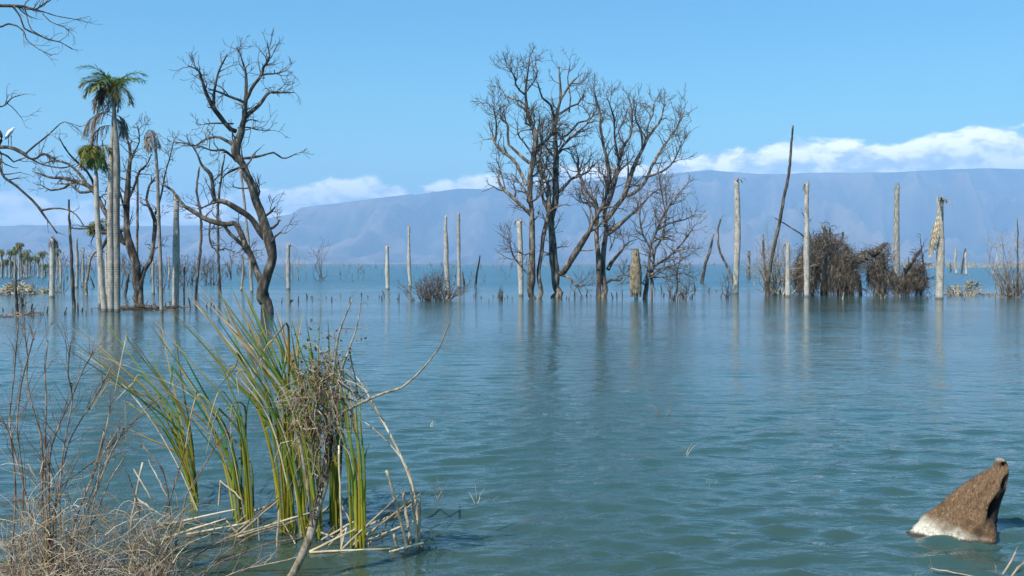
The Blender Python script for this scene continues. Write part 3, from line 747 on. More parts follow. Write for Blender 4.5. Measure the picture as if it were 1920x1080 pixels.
palm('leaning palm with yellow green crown left of the twin palms', 40.5, [(196, 581, 5.5), (190, 520, 5.4), (184, 440, 5), (180, 370, 4.6), (179, 335, 4.2), (178, 318, 2.6), (177, 295, 2.4), (174, 275, 2)], 103,
     [(YELLOWFROND, 9, 0.95, 0, 55, 1.0, 0.36), (GREENFROND, 7, 0.9, -10, 60, 1.1, 0.36), (GREENFROND, 4, 0.9, -50, 0, 1.5, 0.34), (THATCH, 5, 0.95, -40, 10, 1.5, 0.3, (120, 250))])
palm('short palm with ragged yellow green fronds hidden behind the leaning palm', 46.0, [(188, 566, 3.6), (186, 500, 3.4), (184, 440, 3), (183, 414, 2.4)], 104,
     [(YELLOWFROND, 9, 0.75, 0, 50, 1.2, 0.3), (GREENFROND, 4, 0.6, -10, 30, 1.4, 0.26)])
def shaggy(n, ln, spread=0.5):
    def f(o, r, top, tr):
        for i in range(n):
            az0 = r.uniform(0, 6.28)
            frond(o, 'dead_frond', GREYFROND, top + [0, 0, r.uniform(-0.15, 0.05)], (math.cos(az0) * spread, math.sin(az0) * spread, 0.5), ln * r.uniform(0.7, 1.1), 2.6, r, nl=14, leaf=0.22, hang=1.0)
    return f
palm('slender dead palm with grey collapsed fronds between the two dark trees', 40.0, [(303, 575, 3.6), (301, 500, 3.4), (298, 420, 3.2), (295, 330, 3), (291, 270, 2.6), (288, 248, 2)], 105, [], mat=PALMDARK, name='palm_snag', cat='dead palm', extra=shaggy(6, 1.0))
# headless trunks, left to right
snag('stout pale palm stump with shaggy dead top at the far left', 97, 558, 96, 448, 5, 4.6, 201, extra=shaggy(6, 0.6))
snag('smooth pale grey palm trunk right of the dark spreading tree', 329, 578, 328, 372, 6, 4.6, 202, stubs=0, bulge=0.8)
snag('short grey palm trunk right of the gnarled tree', 541, 543, 541, 459, 4, 3.4, 203, stubs=1)
snag('shortest of four pale palm trunks left of the central trees', 727, 543, 726, 462, 4, 3, 204, stubs=1)
snag('second of four pale palm trunks, slim with pointed top', 769, 538, 767, 425, 3.4, 2.2, 205, stubs=1)
snag('third of four pale palm trunks, whitest and rising from brush', 840, 547, 836, 405, 4.4, 2.2, 206, stubs=0, bulge=0.9)
snag('fourth and tallest of four pale palm trunks left of the central trees', 861, 540, 860, 400, 3.6, 2.6, 207, stubs=1)
snag('pale palm trunk with brown broken top beside the central twin trunk tree', 977, 555, 974, 416, 5, 5, 208, stubs=2)
snag('tall pale palm trunk with hooked dead leaf tuft on top', 1379, 551, 1381, 340, 5.4, 4.8, 209, stubs=4, bulge=0.6)
snag('short white palm trunk between the tall ones with brown tuft', 1477, 557, 1476, 458, 4.6, 3.6, 210, stubs=4)
snag('tall pale palm trunk in front of the vine covered mound', 1512, 557, 1511, 345, 5.2, 4.2, 211, stubs=2)
snag('tall grey palm trunk behind the small vine covered stump', 1682, 532, 1682, 350, 5, 4.2, 212, stubs=0, bulge=0.8, mat=PALMDARK)
def hanging_frond(o, r, top, tr):
    for dx, ln in ((-0.16, 2.0), (-0.22, 2.3), (-0.12, 1.5)):
        frond(o, 'dead_frond', STRAW, top + [dx, -0.12, -0.9], (-0.25, -0.1, -0.9), ln, 0.35, r, nl=30, leaf=0.22, hang=1.3, width=0.02, rach=0.03)
snag('thick ringed palm trunk at the right with pale frond hanging down its side', 1761, 561, 1763, 376, 7.4, 6.0, 213, stubs=6, extra=hanging_frond)
snag('far thin palm stump with leafless knob at the right', 1793, 513, 1793, 466, 2.6, 2, 214, stubs=3)
snag('far thin white palm stump beside the dark leaning post', 1812, 515, 1811, 474, 2.2, 2, 215, stubs=2)
snag('slim grey palm trunk standing far behind at the left', 144, 540, 143, 448, 3, 2.4, 216, stubs=2)
snag('thin dark palm trunk far behind the leaning palm', 156, 538, 157, 468, 2.6, 2.2, 217, mat=PALMDARK, stubs=3)
snag('pale thin palm trunk seen between leaning palm and twin palms', 201, 556, 198, 455, 3, 2.6, 218, stubs=1)
snag('short white palm stump right of the dark spreading tree', 288, 552, 288, 492, 2.6, 2.4, 219, stubs=1)
snag('thin palm trunk far behind near the stout stump', 113, 540, 112, 482, 2.2, 1.8, 220, stubs=2)
snag('small far palm stump with round dry head', 316, 526, 316, 484, 1.6, 1.4, 221, stubs=4)
snag('grey palm stump half hidden behind the gnarled tree', 452, 545, 454, 478, 2.4, 2.0, 222, stubs=1, mat=PALMDARK)
snag('dead palm wrapped in its own grey thatch beside the tangled tree', 1193, 552, 1191, 470, 4, 3.4, 223, stubs=5)

# thatch skirt round that last one: its own hanging dead leaves
def skirt(label, D, cx, ytop, ybot, wtop, wbot, seed, n=150):
    r = np.random.default_rng(seed)
    o = thing('frond_bundle', label, 'dead fronds', P(cx, ybot, D) * [1, 1, 0])
    mb = MB(); Q, W = [], []
    for i in range(n):
        a = r.uniform(0, 6.28); q = []
        y0 = r.uniform(ytop, ytop + (ybot - ytop) * 0.6); y1 = min(ybot, y0 + r.uniform(0.3, 0.6) * (ybot - ytop))
        for f in np.linspace(0, 1, 6):
            y = y0 + (y1 - y0) * f; g = (y - ytop) / (ybot - ytop); hw = wtop + (wbot - wtop) * math.sin(min(1, g * 1.5) * 1.57)
            p_ = P(cx + math.cos(a) * hw + r.normal(0, 0.5), y, D); p_[1] += M(math.sin(a) * hw, D); q.append(p_)
        Q.append(q); W.append(np.linspace(0.03, 0.012, 6))
    mb.tubes(np.array(Q), np.array(W), 4, flat=0.5); ob = mb.build('fronds', THATCH, o); ob['kind'] = 'stuff'
    return o
skirt('shaggy tan skirt of dead palm fronds left of the tangled tree', 53.0, 1192, 466, 557, 4, 10, 230, 230)

# ------------------------------------------------------------------ poles and leaning posts
def pole(label, pts, seed, D=None, mat=None, name='dead_pole', cat='dead trunk', group=None, twigs=0):
    r = np.random.default_rng(seed); D = D or WD(pts[0][1])
    c = catmull(np.array(pts, float), max(6, int(abs(pts[-1][1] - pts[0][1]) / 9)))
    A = np.array([P(x, y, D) for x, y, _ in c]); A[1:, :2] += r.normal(0, M(0.35, D), (len(A) - 1, 2)); rad = M(c[:, 2], D) * (1 + r.normal(0, 0.05, len(c)))
    base = np.array([A[0, 0], A[0, 1], 0.0])
    A = np.vstack([A[0] - [0, 0, 0.35], A]); rad = np.concatenate([[rad[0] * 1.1], rad])
    if not twigs:
        ob = MB().tubes(A, rad, 7, cap=True).build(name, mat or DARKBARK, None, base)
        return tag(ob, label, cat, group)
    o = thing(name, label, cat, base, group)
    MB().tubes(A, rad, 7, cap=True).build('trunk', mat or DARKBARK, o)
    g = grow([(A, rad)], r, 0.9, (0.3, 1.1), (30, 70), 0.15, 0.25, 0.5, 6, 0.4, 0.01); g += grow(g, r, 2.0, (0.15, 0.5), (25, 60), 0.1, 0.25, 0.5, 4, 0.3, 0.008)
    mb = MB(); batch(mb, g); mb.build('twigs', TWIG, o)['kind'] = 'stuff'
    return o
pole('thin dark dead trunk rising left of the leaning palm', [(139, 576, 3.4), (135, 500, 3), (131, 430, 2.4), (129, 374, 1.6)], 301)
pole('thin grey dead pole just right of the twin palms', [(257, 545, 2.6), (257, 470, 2.6), (258, 400, 2.3), (258, 334, 1.8)], 302, mat=BARK)
pole('wavy thin dead trunk leaning left of the gnarled tree', [(368, 548, 3), (372, 500, 2.8), (377, 453, 2.6), (376, 400, 2.4), (369, 359, 2.2), (374, 311, 1.6)], 303, mat=BARK)
pole('straight dark dead pole standing behind the gnarled tree branches', [(413, 548, 2.8), (410, 500, 2.6), (409, 440, 2.4), (410, 374, 2.2), (421, 289, 1.6)], 304)
pole('grey dead pole directly behind the gnarled tree trunk', [(472, 548, 3), (468, 480, 2.8), (461, 406, 2.6), (451, 318, 2.2)], 305, mat=PALMDARK)
pole('bleached crooked trunk with broken arm behind the leaning palm', [(162, 552, 3), (162, 530, 2.6), (166, 505, 2.4), (171, 482, 2.2), (180, 470, 1.4)], 306, mat=PALETWIG, twigs=1)
pole('dark slanting dead post left of the dark spreading tree base', [(234, 556, 3), (238, 535, 2.6), (241, 512, 2)], 307)
pole('very tall thin bent pole reaching above the mountain ridge', [(1438, 545, 3.4), (1446, 490, 3.3), (1460, 425, 3.2), (1470, 370, 3), (1479, 325, 2.8), (1483, 280, 2.4), (1487, 235, 1.7)], 308, D=60)
pole('short dark leaning dead post left of the hooked palm trunk', [(1316, 531, 3.2), (1323, 495, 2.8), (1333, 462, 2.4), (1338, 439, 1.5)], 309)
pole('thin curved dead stem bending beside the hooked palm trunk', [(1377, 536, 2.4), (1366, 505, 2.3), (1349, 470, 2.2), (1346, 435, 2), (1353, 405, 1.3)], 310, mat=BARK, twigs=1)
pole('small slanting dark stick right of the four pale trunks', [(891, 539, 2.2), (894, 515, 2), (900, 479, 1.2)], 311)
pole('short slanting dark stick beside the tallest of four pale trunks', [(871, 540, 2), (869, 525, 1.8), (867, 509, 1.2)], 312)
pole('thin bare branch slanting down to the vine covered mound', [(1520, 470, 1.6), (1510, 446, 1.6), (1495, 434, 1.4), (1475, 422, 1.2), (1452, 408, 0.8)], 313, D=60.5)
pole('dark leaning far post between two thin palm stumps', [(1803, 513, 1.8), (1806, 490, 1.6), (1810, 466, 1.6)], 314)
pole('short red brown far post left of the thin palm stumps', [(1783, 510, 1.6), (1782, 500, 1.5), (1782, 491, 1.2)], 315, mat=REDTWIG)
pole('stubby dead snag with pale torn clump right of the hooked trunk', [(1405, 523, 3), (1404, 500, 2.6), (1404, 470, 3)], 316, mat=BARK, twigs=1)
pole('dark broken trunk poking out of the grey shrub', [(1437, 545, 2.6), (1434, 500, 2.4), (1430, 440, 1.8)], 317, D=61)
pole('thin dark sapling standing at the far left edge', [(32, 590, 3), (31, 565, 2.6), (29, 535, 2.2), (30, 500, 1.5)], 318, twigs=1)
pole('thin dead stem behind the smooth grey palm trunk', [(345, 578, 1.8), (345, 540, 1.6), (346, 500, 1.2)], 319)
pole('slender stem at the left foot of the reeds tall trunk', [(366, 570, 2), (367, 545, 1.8), (371, 510, 1.2)], 320)
pole('dark bare stake rising behind the right hand drowned shrub', [(1908, 545, 1.8), (1908, 480, 1.4), (1908, 408, 0.8)], 321, D=56)

ORD = ['leftmost', 'second from left', 'third from left', 'fourth from left', 'fifth from left', 'sixth from left', 'seventh from left', 'eighth from left', 'ninth from left', 'tenth from left', 'eleventh from left', 'twelfth from left', 'thirteenth from left', 'fourteenth from left', 'fifteenth from left', 'sixteenth from left']
# palm grove on the far shore at the left
r0 = np.random.default_rng(77)
GROVE = 'small far palms at the left edge'
for i, (x, yt, yb) in enumerate(sorted([(3, 470, 521), (12, 486, 520), (19, 470, 522), (28, 463, 523), (36, 457, 524), (41, 473, 521), (50, 473, 522), (22, 489, 519), (4, 492, 519), (46, 484, 520), (72, 481, 520), (80, 472, 523), (84, 495, 519), (107, 470, 524), (101, 490, 520), (57, 482, 520)])):
    D = WD(yb)
    palm('small far ragged palm at the left shore, ' + ORD[i] + ' of sixteen', D, [(x, yb, 1.9), (x + r0.normal(0, 0.6), (yt + yb) / 2, 1.7), (x + r0.normal(0, 1), yt, 1.4)], 500 + i,
         [(GREENFROND if i % 3 else YELLOWFROND, 8, 0.75, 0, 75, 1.1, 0.32), (THATCH, 6, 0.75, -60, 0, 1.4, 0.28)], group=GROVE, mat=PALMDARK)

# ------------------------------------------------------------------ drowned brush
def bush(label, D, cx, yb, w, h, seed, stems=14, dens=1.0, mat=None, name='drowned_shrub', cat='shrub', tw=1.0, up=0.25, group=None, lean=0.0, depth=0.7):
    """many-stemmed dead shrub: cx, yb waterline, w half width px, h height px"""
    r = np.random.default_rng(seed); hm_ = M(h, D); wm_ = M(w, D)
    base = P(cx, yb, D); base[2] = 0
    o = thing(name, label, cat, base, group)
    px1 = D / F
    main = []
    for i in range(stems):
        a = r.uniform(0, 6.28); s = r.random() ** 0.6
        b0 = base + np.array([math.cos(a) * wm_ * s * 0.55, math.sin(a) * wm_ * s * 0.55 * depth, -0.15])
        top = base + np.array([math.cos(a) * wm_ * s + r.normal(0, wm_ * 0.25) + lean * hm_, (math.sin(a) * wm_ * s) * depth, hm_ * (1.02 - 0.5 * s) * r.uniform(0.6, 1.05)])
        mid = (b0 + top) / 2 + r.normal(size=3) * hm_ * 0.07
        c = catmull(np.array([b0, mid, top]), 7); c[1:-1] += r.normal(size=(5, 3)) * hm_ * 0.02
        main.append((c, np.linspace(px1 * 1.0 * tw, px1 * 0.35 * tw, 7)))
    mb = MB(); batch(mb, main, 5); mb.build('stems', mat or TWIG, o)['kind'] = 'stuff'
    L1 = grow(main, r, 3.2 * dens / max(hm_, 0.5), (hm_ * 0.18, hm_ * 0.5), (25, 75), up, 0.28, 0.6, 6, 0.15, px1 * 0.30 * tw)
    L2 = grow(L1, r, 5.0 * dens / max(hm_, 0.5), (hm_ * 0.08, hm_ * 0.26), (25, 70), up * 0.6, 0.28, 0.6, 4, 0.15, px1 * 0.24 * tw)
    mb = MB(); batch(mb, L1 + L2, 3); mb.build('twigs', mat or TWIG, o)['kind'] = 'stuff'
    return o
bush('low tangled dead brush round the foot of the four pale trunks', 52.0, 812, 562, 64, 58, 401, 60, 1.7, TWIG, up=0.08)
bush('pale grey dead shrub left of the vine covered mound', 61.0, 1458, 553, 56, 122, 402, 46, 1.4, PALETWIG)
bush('thin grey bare shrub at the right edge of the water', 58.0, 1890, 549, 42, 150, 403, 18, 1.3, PALETWIG)
bush('dense low dead brush at the foot of the right edge shrub', 57.0, 1900, 551, 34, 60, 404, 24, 1.2, TWIG, up=0.1)
bush('small far bare tree standing alone on the open water', 115.0, 605, 527, 26, 92, 405, 6, 1.5, TWIG, name='small_bare_tree', cat='tree', tw=0.8)
bush('small far bare tree behind the short grey trunk', 120.0, 556, 525, 34, 72, 406, 8, 1.5, PALETWIG, name='small_bare_tree', cat='tree', tw=0.7)
bush('grey drowned scrub behind the gnarled tree, left part', 90.0, 350, 532, 34, 60, 407, 18, 1.3, TWIG, tw=0.8)
bush('grey drowned scrub behind the gnarled tree, right part', 92.0, 398, 534, 26, 48, 408, 16, 1.3, TWIG, tw=0.8)
bush('small bare tree above the stout palm stump', 62.0, 106, 553, 26, 150, 409, 5, 1.3, PALETWIG, name='small_bare_tree', cat='tree', tw=0.8)
bush('twiggy dead shrub right of the tangled tree', 52.0, 1268, 555, 26, 60, 410, 14, 1.0, TWIG, up=0.15)
bush('pale broken shrub on the water right of the tangled tree', 56.0, 1288, 550, 16, 30, 411, 10, 1.0, PALETWIG, up=0.05)
bush('small brown brush clump beside the hooked palm trunk', 58.0, 1367, 545, 16, 60, 412, 7, 1.0, TWIG)
bush('low drowned brush between thick palm trunk and right shrub', 60.0, 1800, 548, 44, 26, 413, 24, 1.0, PALETWIG, up=0.05)
bush('dead grass tuft floating left of the central trees', 54.0, 940, 560, 9, 26, 414, 8, 0.8, REDTWIG)
bush('low brown brush left of the far stump row', 70.0, 60, 548, 26, 20, 415, 14, 1.0, PALETWIG, up=0.05)
bush('thin drowned shrub left of the smooth grey trunk', 70.0, 300, 548, 16, 44, 416, 8, 1.0, TWIG, tw=0.8)
bush('brown twig clump at the base of the far left sapling', 46.0, 36, 580, 14, 40, 417, 8, 0.9, DARKBARK)

# heap of dry palm boots at the far left
def heap(label, cx, yb, w, h, seed, n, mat, D=None):
    D = D or WD(yb); r = np.random.default_rng(seed); base = P(cx, yb, D); base[2] = 0
    Q, W = [], []
    for i in range(n):
        a = r.uniform(0, 6.28); s = r.random() ** 0.5; hgt = M(h, D) * (1 - s * s) * r.uniform(0.5, 1)
        p0 = base + [math.cos(a) * s * M(w, D), math.sin(a) * s * M(w, D) * 0.6, hgt * 0.8]
        d = unit(np.array([math.cos(a) * 0.8, math.sin(a) * 0.8, r.uniform(-0.1, 0.7)]) + r.normal(size=3) * 0.4); ln = r.uniform(0.15, 0.5)
        Q.append([p0, p0 + d * ln * 0.5, p0 + d * ln + [0, 0, -0.06]]); W.append([0.06, 0.075, 0.02])
    return tag(MB().tubes(np.array(Q), np.array(W), 5, flat=0.4).build('frond_heap', mat, None, base), label, 'debris')
heap('heap of pale dry palm leaf bases at the far left', 34, 552, 34, 30, 421, 170, STRAW)
heap('small pale heap of leaf bases left of the stout stump', 90, 549, 18, 8, 422, 50, STRAW)
heap('pale clump of broken palm leaves right of the thick trunk', 1824, 543, 14, 22, 423, 60, THATCH)
heap('small tan clump beside the thick palm trunk base', 1790, 547, 10, 14, 424, 30, STRAW)
heap('torn pale clump hanging at the stubby snag', 1403, 520, 6, 34, 425, 40, THATCH)

# floating mats of drift twigs
def mat_of_drift(label, x0, x1, y, seed, n, hgt=0.12, mat=None):
    D = WD(y); r = np.random.default_rng(seed); a, b_ = P(x0, y, D), P(x1, y, D); Q, W = [], []
    for i in range(n):
        p0 = a + (b_ - a) * r.random(); p0[2] = r.uniform(-0.03, hgt) ; p0[1] += r.normal(0, 0.5)
        d = unit(np.array([r.normal(0, 1), r.normal(0, 0.6), r.normal(0, 0.18)])); ln = r.uniform(0.2, 0.9)
        Q.append([p0, p0 + d * ln * 0.5 + r.normal(size=3) * 0.03, p0 + d * ln]); W.append(np.array([1, 0.9, 0.4]) * r.uniform(0.008, 0.022))
    base = (a + b_) / 2; base[2] = 0
    return tag(MB().tubes(np.array(Q), np.array(W), 4).build('drift_twigs', mat or TWIG, None, base), label, 'driftwood', kind='stuff')
mat_of_drift('brown mat of drift twigs round the feet of the twin palms', 192, 345, 580, 431, 200, mat=NEARTWIG)
mat_of_drift('thin line of drift sticks at the left edge', 0, 60, 591, 432, 40, 0.05, mat=NEARTWIG)
mat_of_drift('drift sticks at the foot of the right edge shrub', 1850, 1925, 553, 433, 70, mat=PALETWIG)
mat_of_drift('drift twigs lying right of the thick palm trunk', 1770, 1850, 553, 434, 60, 0.08)

# ------------------------------------------------------------------ vine-covered wrecks
def vine_wreck(label, D, outline, yb, seed, n, limbs, depth=1.6, mat=None, hollow=None, lo=0.35, hi=1.0):
    """limbs wrapped in hanging dead vines; outline = top edge [(px,py)...]"""
    r = np.random.default_rng(seed); ol = np.array(outline, float)
    base = P(ol[:, 0].mean(), yb, D); base[2] = 0
    o = thing('vine_covered_stump', label, 'dead tree', base)
    L = lay(limbs, D, r, 0.3)
    for i, (pts, rad) in enumerate(L):
        MB().tubes(pts, rad, 7, cap=True).build('limb', DARKBARK, o)
    nb = max(14, n // 18)
    bundles = []
    for i in range(nb):
        x = r.uniform(ol[0, 0] + 2, ol[-1, 0] - 2); v = r.uniform(-1, 1)
        if hollow and hollow(x, yb): continue
        yt = np.interp(x, ol[:, 0], ol[:, 1]); bundles.append((x, yb - (yb - yt) * math.sqrt(max(0.05, 1 - v * v * 0.6)) * r.uniform(0.6, 1.0), v, r.uniform(1.5, 4.0), r.choice([1.0, 1.0, 0.75, 0.5])))
    for part, cnt, m_, rs in (('vines', n * 4 // 5, mat or REDTWIG, (0.005, 0.017)), ('pale_vines', n // 2, PALETWIG, (0.004, 0.010)), ('dark_vines', n // 2, DARKBARK, (0.008, 0.022)), ('straw_vines', n // 5, THATCH, (0.005, 0.011))):
        Q, W = [], []
        for i in range(cnt):
            bx_, by_, v, sp_b, ext = bundles[r.integers(len(bundles))]
            x = bx_ + r.normal(0, sp_b); y0 = by_ + abs(r.normal(0, 7)) + abs(x - bx_) * 0.8; y1 = y0 + (yb + 4 - y0) * r.uniform(0.5, 1.04) * ext
            q = []; dx = 0.0; ph = r.uniform(0, 6.28); cur = r.normal(0, 3.2)
            for f in np.linspace(0, 1, 9):
                dx += r.normal(0, 1.3); p_ = P(x + dx + (x - bx_) * 0.35 * f + cur * math.sin(ph + 5 * f), y0 + (y1 - y0) * f + r.normal(0, 1.5), D)
                p_[1] += v * depth + M((x - bx_), D) * 0.3 + r.normal(0, 0.06); q.append(p_)
            Q.append(q); W.append(np.linspace(1, 0.5, 9) * r.uniform(*rs))
        ob = MB().tubes(np.array(Q), np.array(W), 4).build(part, m_, o); ob['kind'] = 'stuff'
    tw_ = grow(L, r, 3.4, (0.4, 1.4), (30, 90), -0.1, 0.4, 0.5, 7, 0.1, 0.012); tw_ += grow(tw_, r, 4.0, (0.2, 0.7), (30, 80), -0.2, 0.4, 0.6, 6, 0.1, 0.009)
    mb = MB(); batch(mb, tw_); mb.build('twigs', DARKBARK, o)['kind'] = 'stuff'
    # loops and loose ends over the crown
    Q, W = [], []
    for i in range(n):
        x = r.uniform(ol[0, 0], ol[-1, 0]); yt = np.interp(x, ol[:, 0], ol[:, 1]); v = r.normal(0, 0.45)
        p0 = P(x, yt + abs(v) * 18 + r.uniform(-3, 1) + abs(r.normal(0, 22)), D); p0[1] += v * depth; d = unit(np.array([r.normal(0, 1.0), r.normal(0, 0.7), r.normal(0.25, 0.5)])); q = [p0]
        for _ in range(6): d = unit(d + r.normal(size=3) * 0.35 + [0, 0, -0.14]); q.append(q[-1] + d * r.uniform(0.06, 0.2))
        Q.append(q); W.append(np.linspace(1, 0.4, 7) * r.uniform(0.008, 0.02))
    MB().tubes(np.array(Q), np.array(W), 3).build('loose_twigs', TWIG, o)['kind'] = 'stuff'
    return o
vine_wreck('large dark mound of dead vines behind the tall pale trunk', 61.5, [(1490, 505), (1504, 462), (1520, 446), (1536, 438), (1550, 430), (1564, 436), (1578, 448), (1590, 462), (1600, 480)], 557, 441, 1000,
           [[(1545, 560, 8), (1544, 520, 7), (1546, 480, 6), (1550, 440, 4), (1545, 420, 2)], [(1546, 500, 5), (1566, 470, 4), (1580, 448, 2), (1581, 434, 1.2)], [(1544, 510, 5), (1524, 470, 4), (1518, 445, 2), (1512, 420, 1.2), (1505, 400, 0.8)], [(1556, 445, 2), (1556, 428, 1.6)], [(1524, 560, 4), (1520, 520, 4.5), (1526, 480, 4), (1546, 452, 3)], [(1574, 560, 4), (1578, 520, 4), (1570, 485, 4), (1552, 450, 3)], [(1508, 560, 3), (1506, 500, 3), (1516, 462, 2)]])
vine_wreck('arched fallen trunk draped with dead vines right of the large mound', 61.0, [(1586, 482), (1600, 472), (1618, 466), (1636, 464), (1650, 460), (1660, 458), (1668, 466), (1673, 500)], 557, 442, 620,
           [[(1586, 560, 7), (1590, 525, 8), (1598, 496, 9), (1610, 486, 10), (1628, 480, 9), (1645, 472, 6), (1658, 458, 3), (1664, 456, 1.5)], [(1594, 512, 5), (1606, 520, 5), (1612, 540, 4), (1616, 560, 3)], [(1600, 500, 4), (1594, 530, 3), (1602, 558, 3)], [(1640, 474, 4), (1650, 500, 4), (1654, 530, 3), (1656, 560, 2.5)], [(1628, 478, 3), (1630, 505, 2.4), (1640, 540, 2), (1642, 560, 2)]],
           depth=1.0, hollow=lambda x, y: 1598 < x < 1636 and y > 500, lo=0.3)
vine_wreck('small vine covered stump left of the thick ringed trunk', 60.5, [(1688, 530), (1696, 505), (1704, 490), (1714, 486), (1722, 484), (1729, 492), (1736, 530)], 557, 443, 380,
           [[(1700, 560, 5), (1704, 520, 4), (1712, 486, 3.2), (1727, 465, 1.4)], [(1692, 540, 3), (1698, 505, 2.6), (1712, 486, 2)], [(1727, 556, 3), (1732, 510, 2.4), (1730, 480, 1.2), (1725, 440, 0.6)]], depth=0.9)

# ------------------------------------------------------------------ stakes poking out of the water
r1 = np.random.default_rng(900)
def stakes(label, group, xs, y0, y1, h0, h1, mat=DARKBARK, rp=(0.9, 1.6)):
    for j, x in enumerate(sorted(xs)):
        yb = r1.uniform(y0, y1); D = WD(yb); hh_ = M(h0 * 0.6 + (h1 - h0) * 0.9 * r1.random() ** 2.2, D); p0 = P(x + r1.normal(0, 2.5), yb, D); p0[2] = 0
        lean = r1.normal(0, 0.26, 2); n = 5
        q = np.array([p0 + [lean[0] * hh_ * f, lean[1] * hh_ * f, -0.2 + (hh_ + 0.2) * f] for f in np.linspace(0, 1, n)]); q[1:, :2] += r1.normal(0, 0.012, (n - 1, 2))
        ob = MB().tubes(q, M(r1.uniform(*rp), D) * np.array([1.2, 1.1, 1, 0.9, 0.6]), 6, cap=True).build('stake', mat, None, p0)
        tag(ob, label + ', ' + ORD[j], 'stake', group)
stakes('short dark dead stake poking from the water at the far left', 'dark stakes at the far left', [3, 21, 54, 67, 79, 92, 118, 121, 148, 152, 165, 174], 583, 592, 8, 28)
stakes('short dead stake beside the drift twigs', 'stakes by the twin palms', [240, 272, 284, 292, 312, 318, 336, 352, 384, 396, 404], 568, 582, 8, 26)
stakes('small dead stub in the water right of the gnarled tree', 'stubs right of the gnarled tree', [524, 531, 547, 562, 576, 583, 590, 609, 624, 640, 655, 676, 689, 709, 716, 722], 556, 569, 6, 20)
stakes('tiny dead stub beside the low brush of the four pale trunks', 'stubs by the low brush', [735, 742, 750, 884, 890, 899, 912, 921, 930, 948, 954, 962], 553, 566, 5, 18)
stakes('small dead stub between the central bare trees', 'stubs between the central trees', [1058, 1066, 1074, 1079, 1088, 1100, 1113, 1152, 1160, 1166], 554, 562, 5, 20)
stakes('small dead stub right of the tangled tree', 'stubs right of the tangled tree', [1232, 1241, 1248, 1256, 1261, 1277, 1296, 1309, 1330, 1345, 1352], 545, 560, 6, 22)
stakes('small stub poking up right of the thick ringed trunk', 'stubs at the right', [1738, 1744, 1752, 1782, 1793, 1806, 1827, 1843, 1856, 1868, 1879], 553, 566, 4, 16)
stakes('pale bleached stub at the water edge of the vine covered mounds', 'bleached stubs under the vines', [1638, 1653, 1662, 1575, 1691, 1859], 556, 561, 8, 22, mat=PALETWIG)
stakes('thin far stake out on the open water behind the left palms', 'far stakes behind the left palms', [64, 118, 126, 150, 168, 176, 226, 246, 270, 280, 310, 384, 430, 440], 522, 545, 14, 60, mat=TWIG, rp=(0.9, 1.5))

# far-off drowned woods: one grey mass along the horizon
def far_wood(label, x0, x1, y0, y1, seed, n, hpx, mat):
    r = np.random.default_rng(seed); Q, W = [], []
    for i in range(n):
        x = r.uniform(x0, x1); yb = r.uniform(y0, y1); D = WD(yb); p0 = P(x, yb, D); p0[2] = -0.1; hh_ = M(hpx * r.uniform(0.25, 1.0), D)
        d = np.array([r.normal(0, 0.22), r.normal(0, 0.2), 1.0]); q = [p0]
        for _ in range(4): d = unit(d + r.normal(size=3) * 0.18 + [0, 0, 0.1]); q.append(q[-1] + d * hh_ / 4)
        main = (np.array(q), np.linspace(1, 0.4, 5) * M(0.6, D)); Q.append(main)
        if r.random() < 0.85: Q += grow([main], r, 6.5 / hh_, (hh_ * 0.2, hh_ * 0.55), (25, 60), 0.2, 0.2, 0.7, 5, 0.15, M(0.3, D))
    mb = MB(); batch(mb, Q, 3)
    return tag(mb.build('far_drowned_wood', mat), label, 'dead wood', kind='stuff')
far_wood('grey belt of drowned dead wood far off at the left', -60, 480, 506, 521, 451, 300, 38, TWIG)
far_wood('thin pale belt of drowned scrub along the far shore', -200, 2100, 498.6, 500.5, 452, 900, 7, PALETWIG)
far_wood('sparse drowned twigs far off on the open water', 620, 960, 502, 530, 453, 60, 16, TWIG)
far_wood('tan belt of drowned reeds far off at the right', 1690, 2050, 499.5, 503, 454, 420, 11, STRAW)

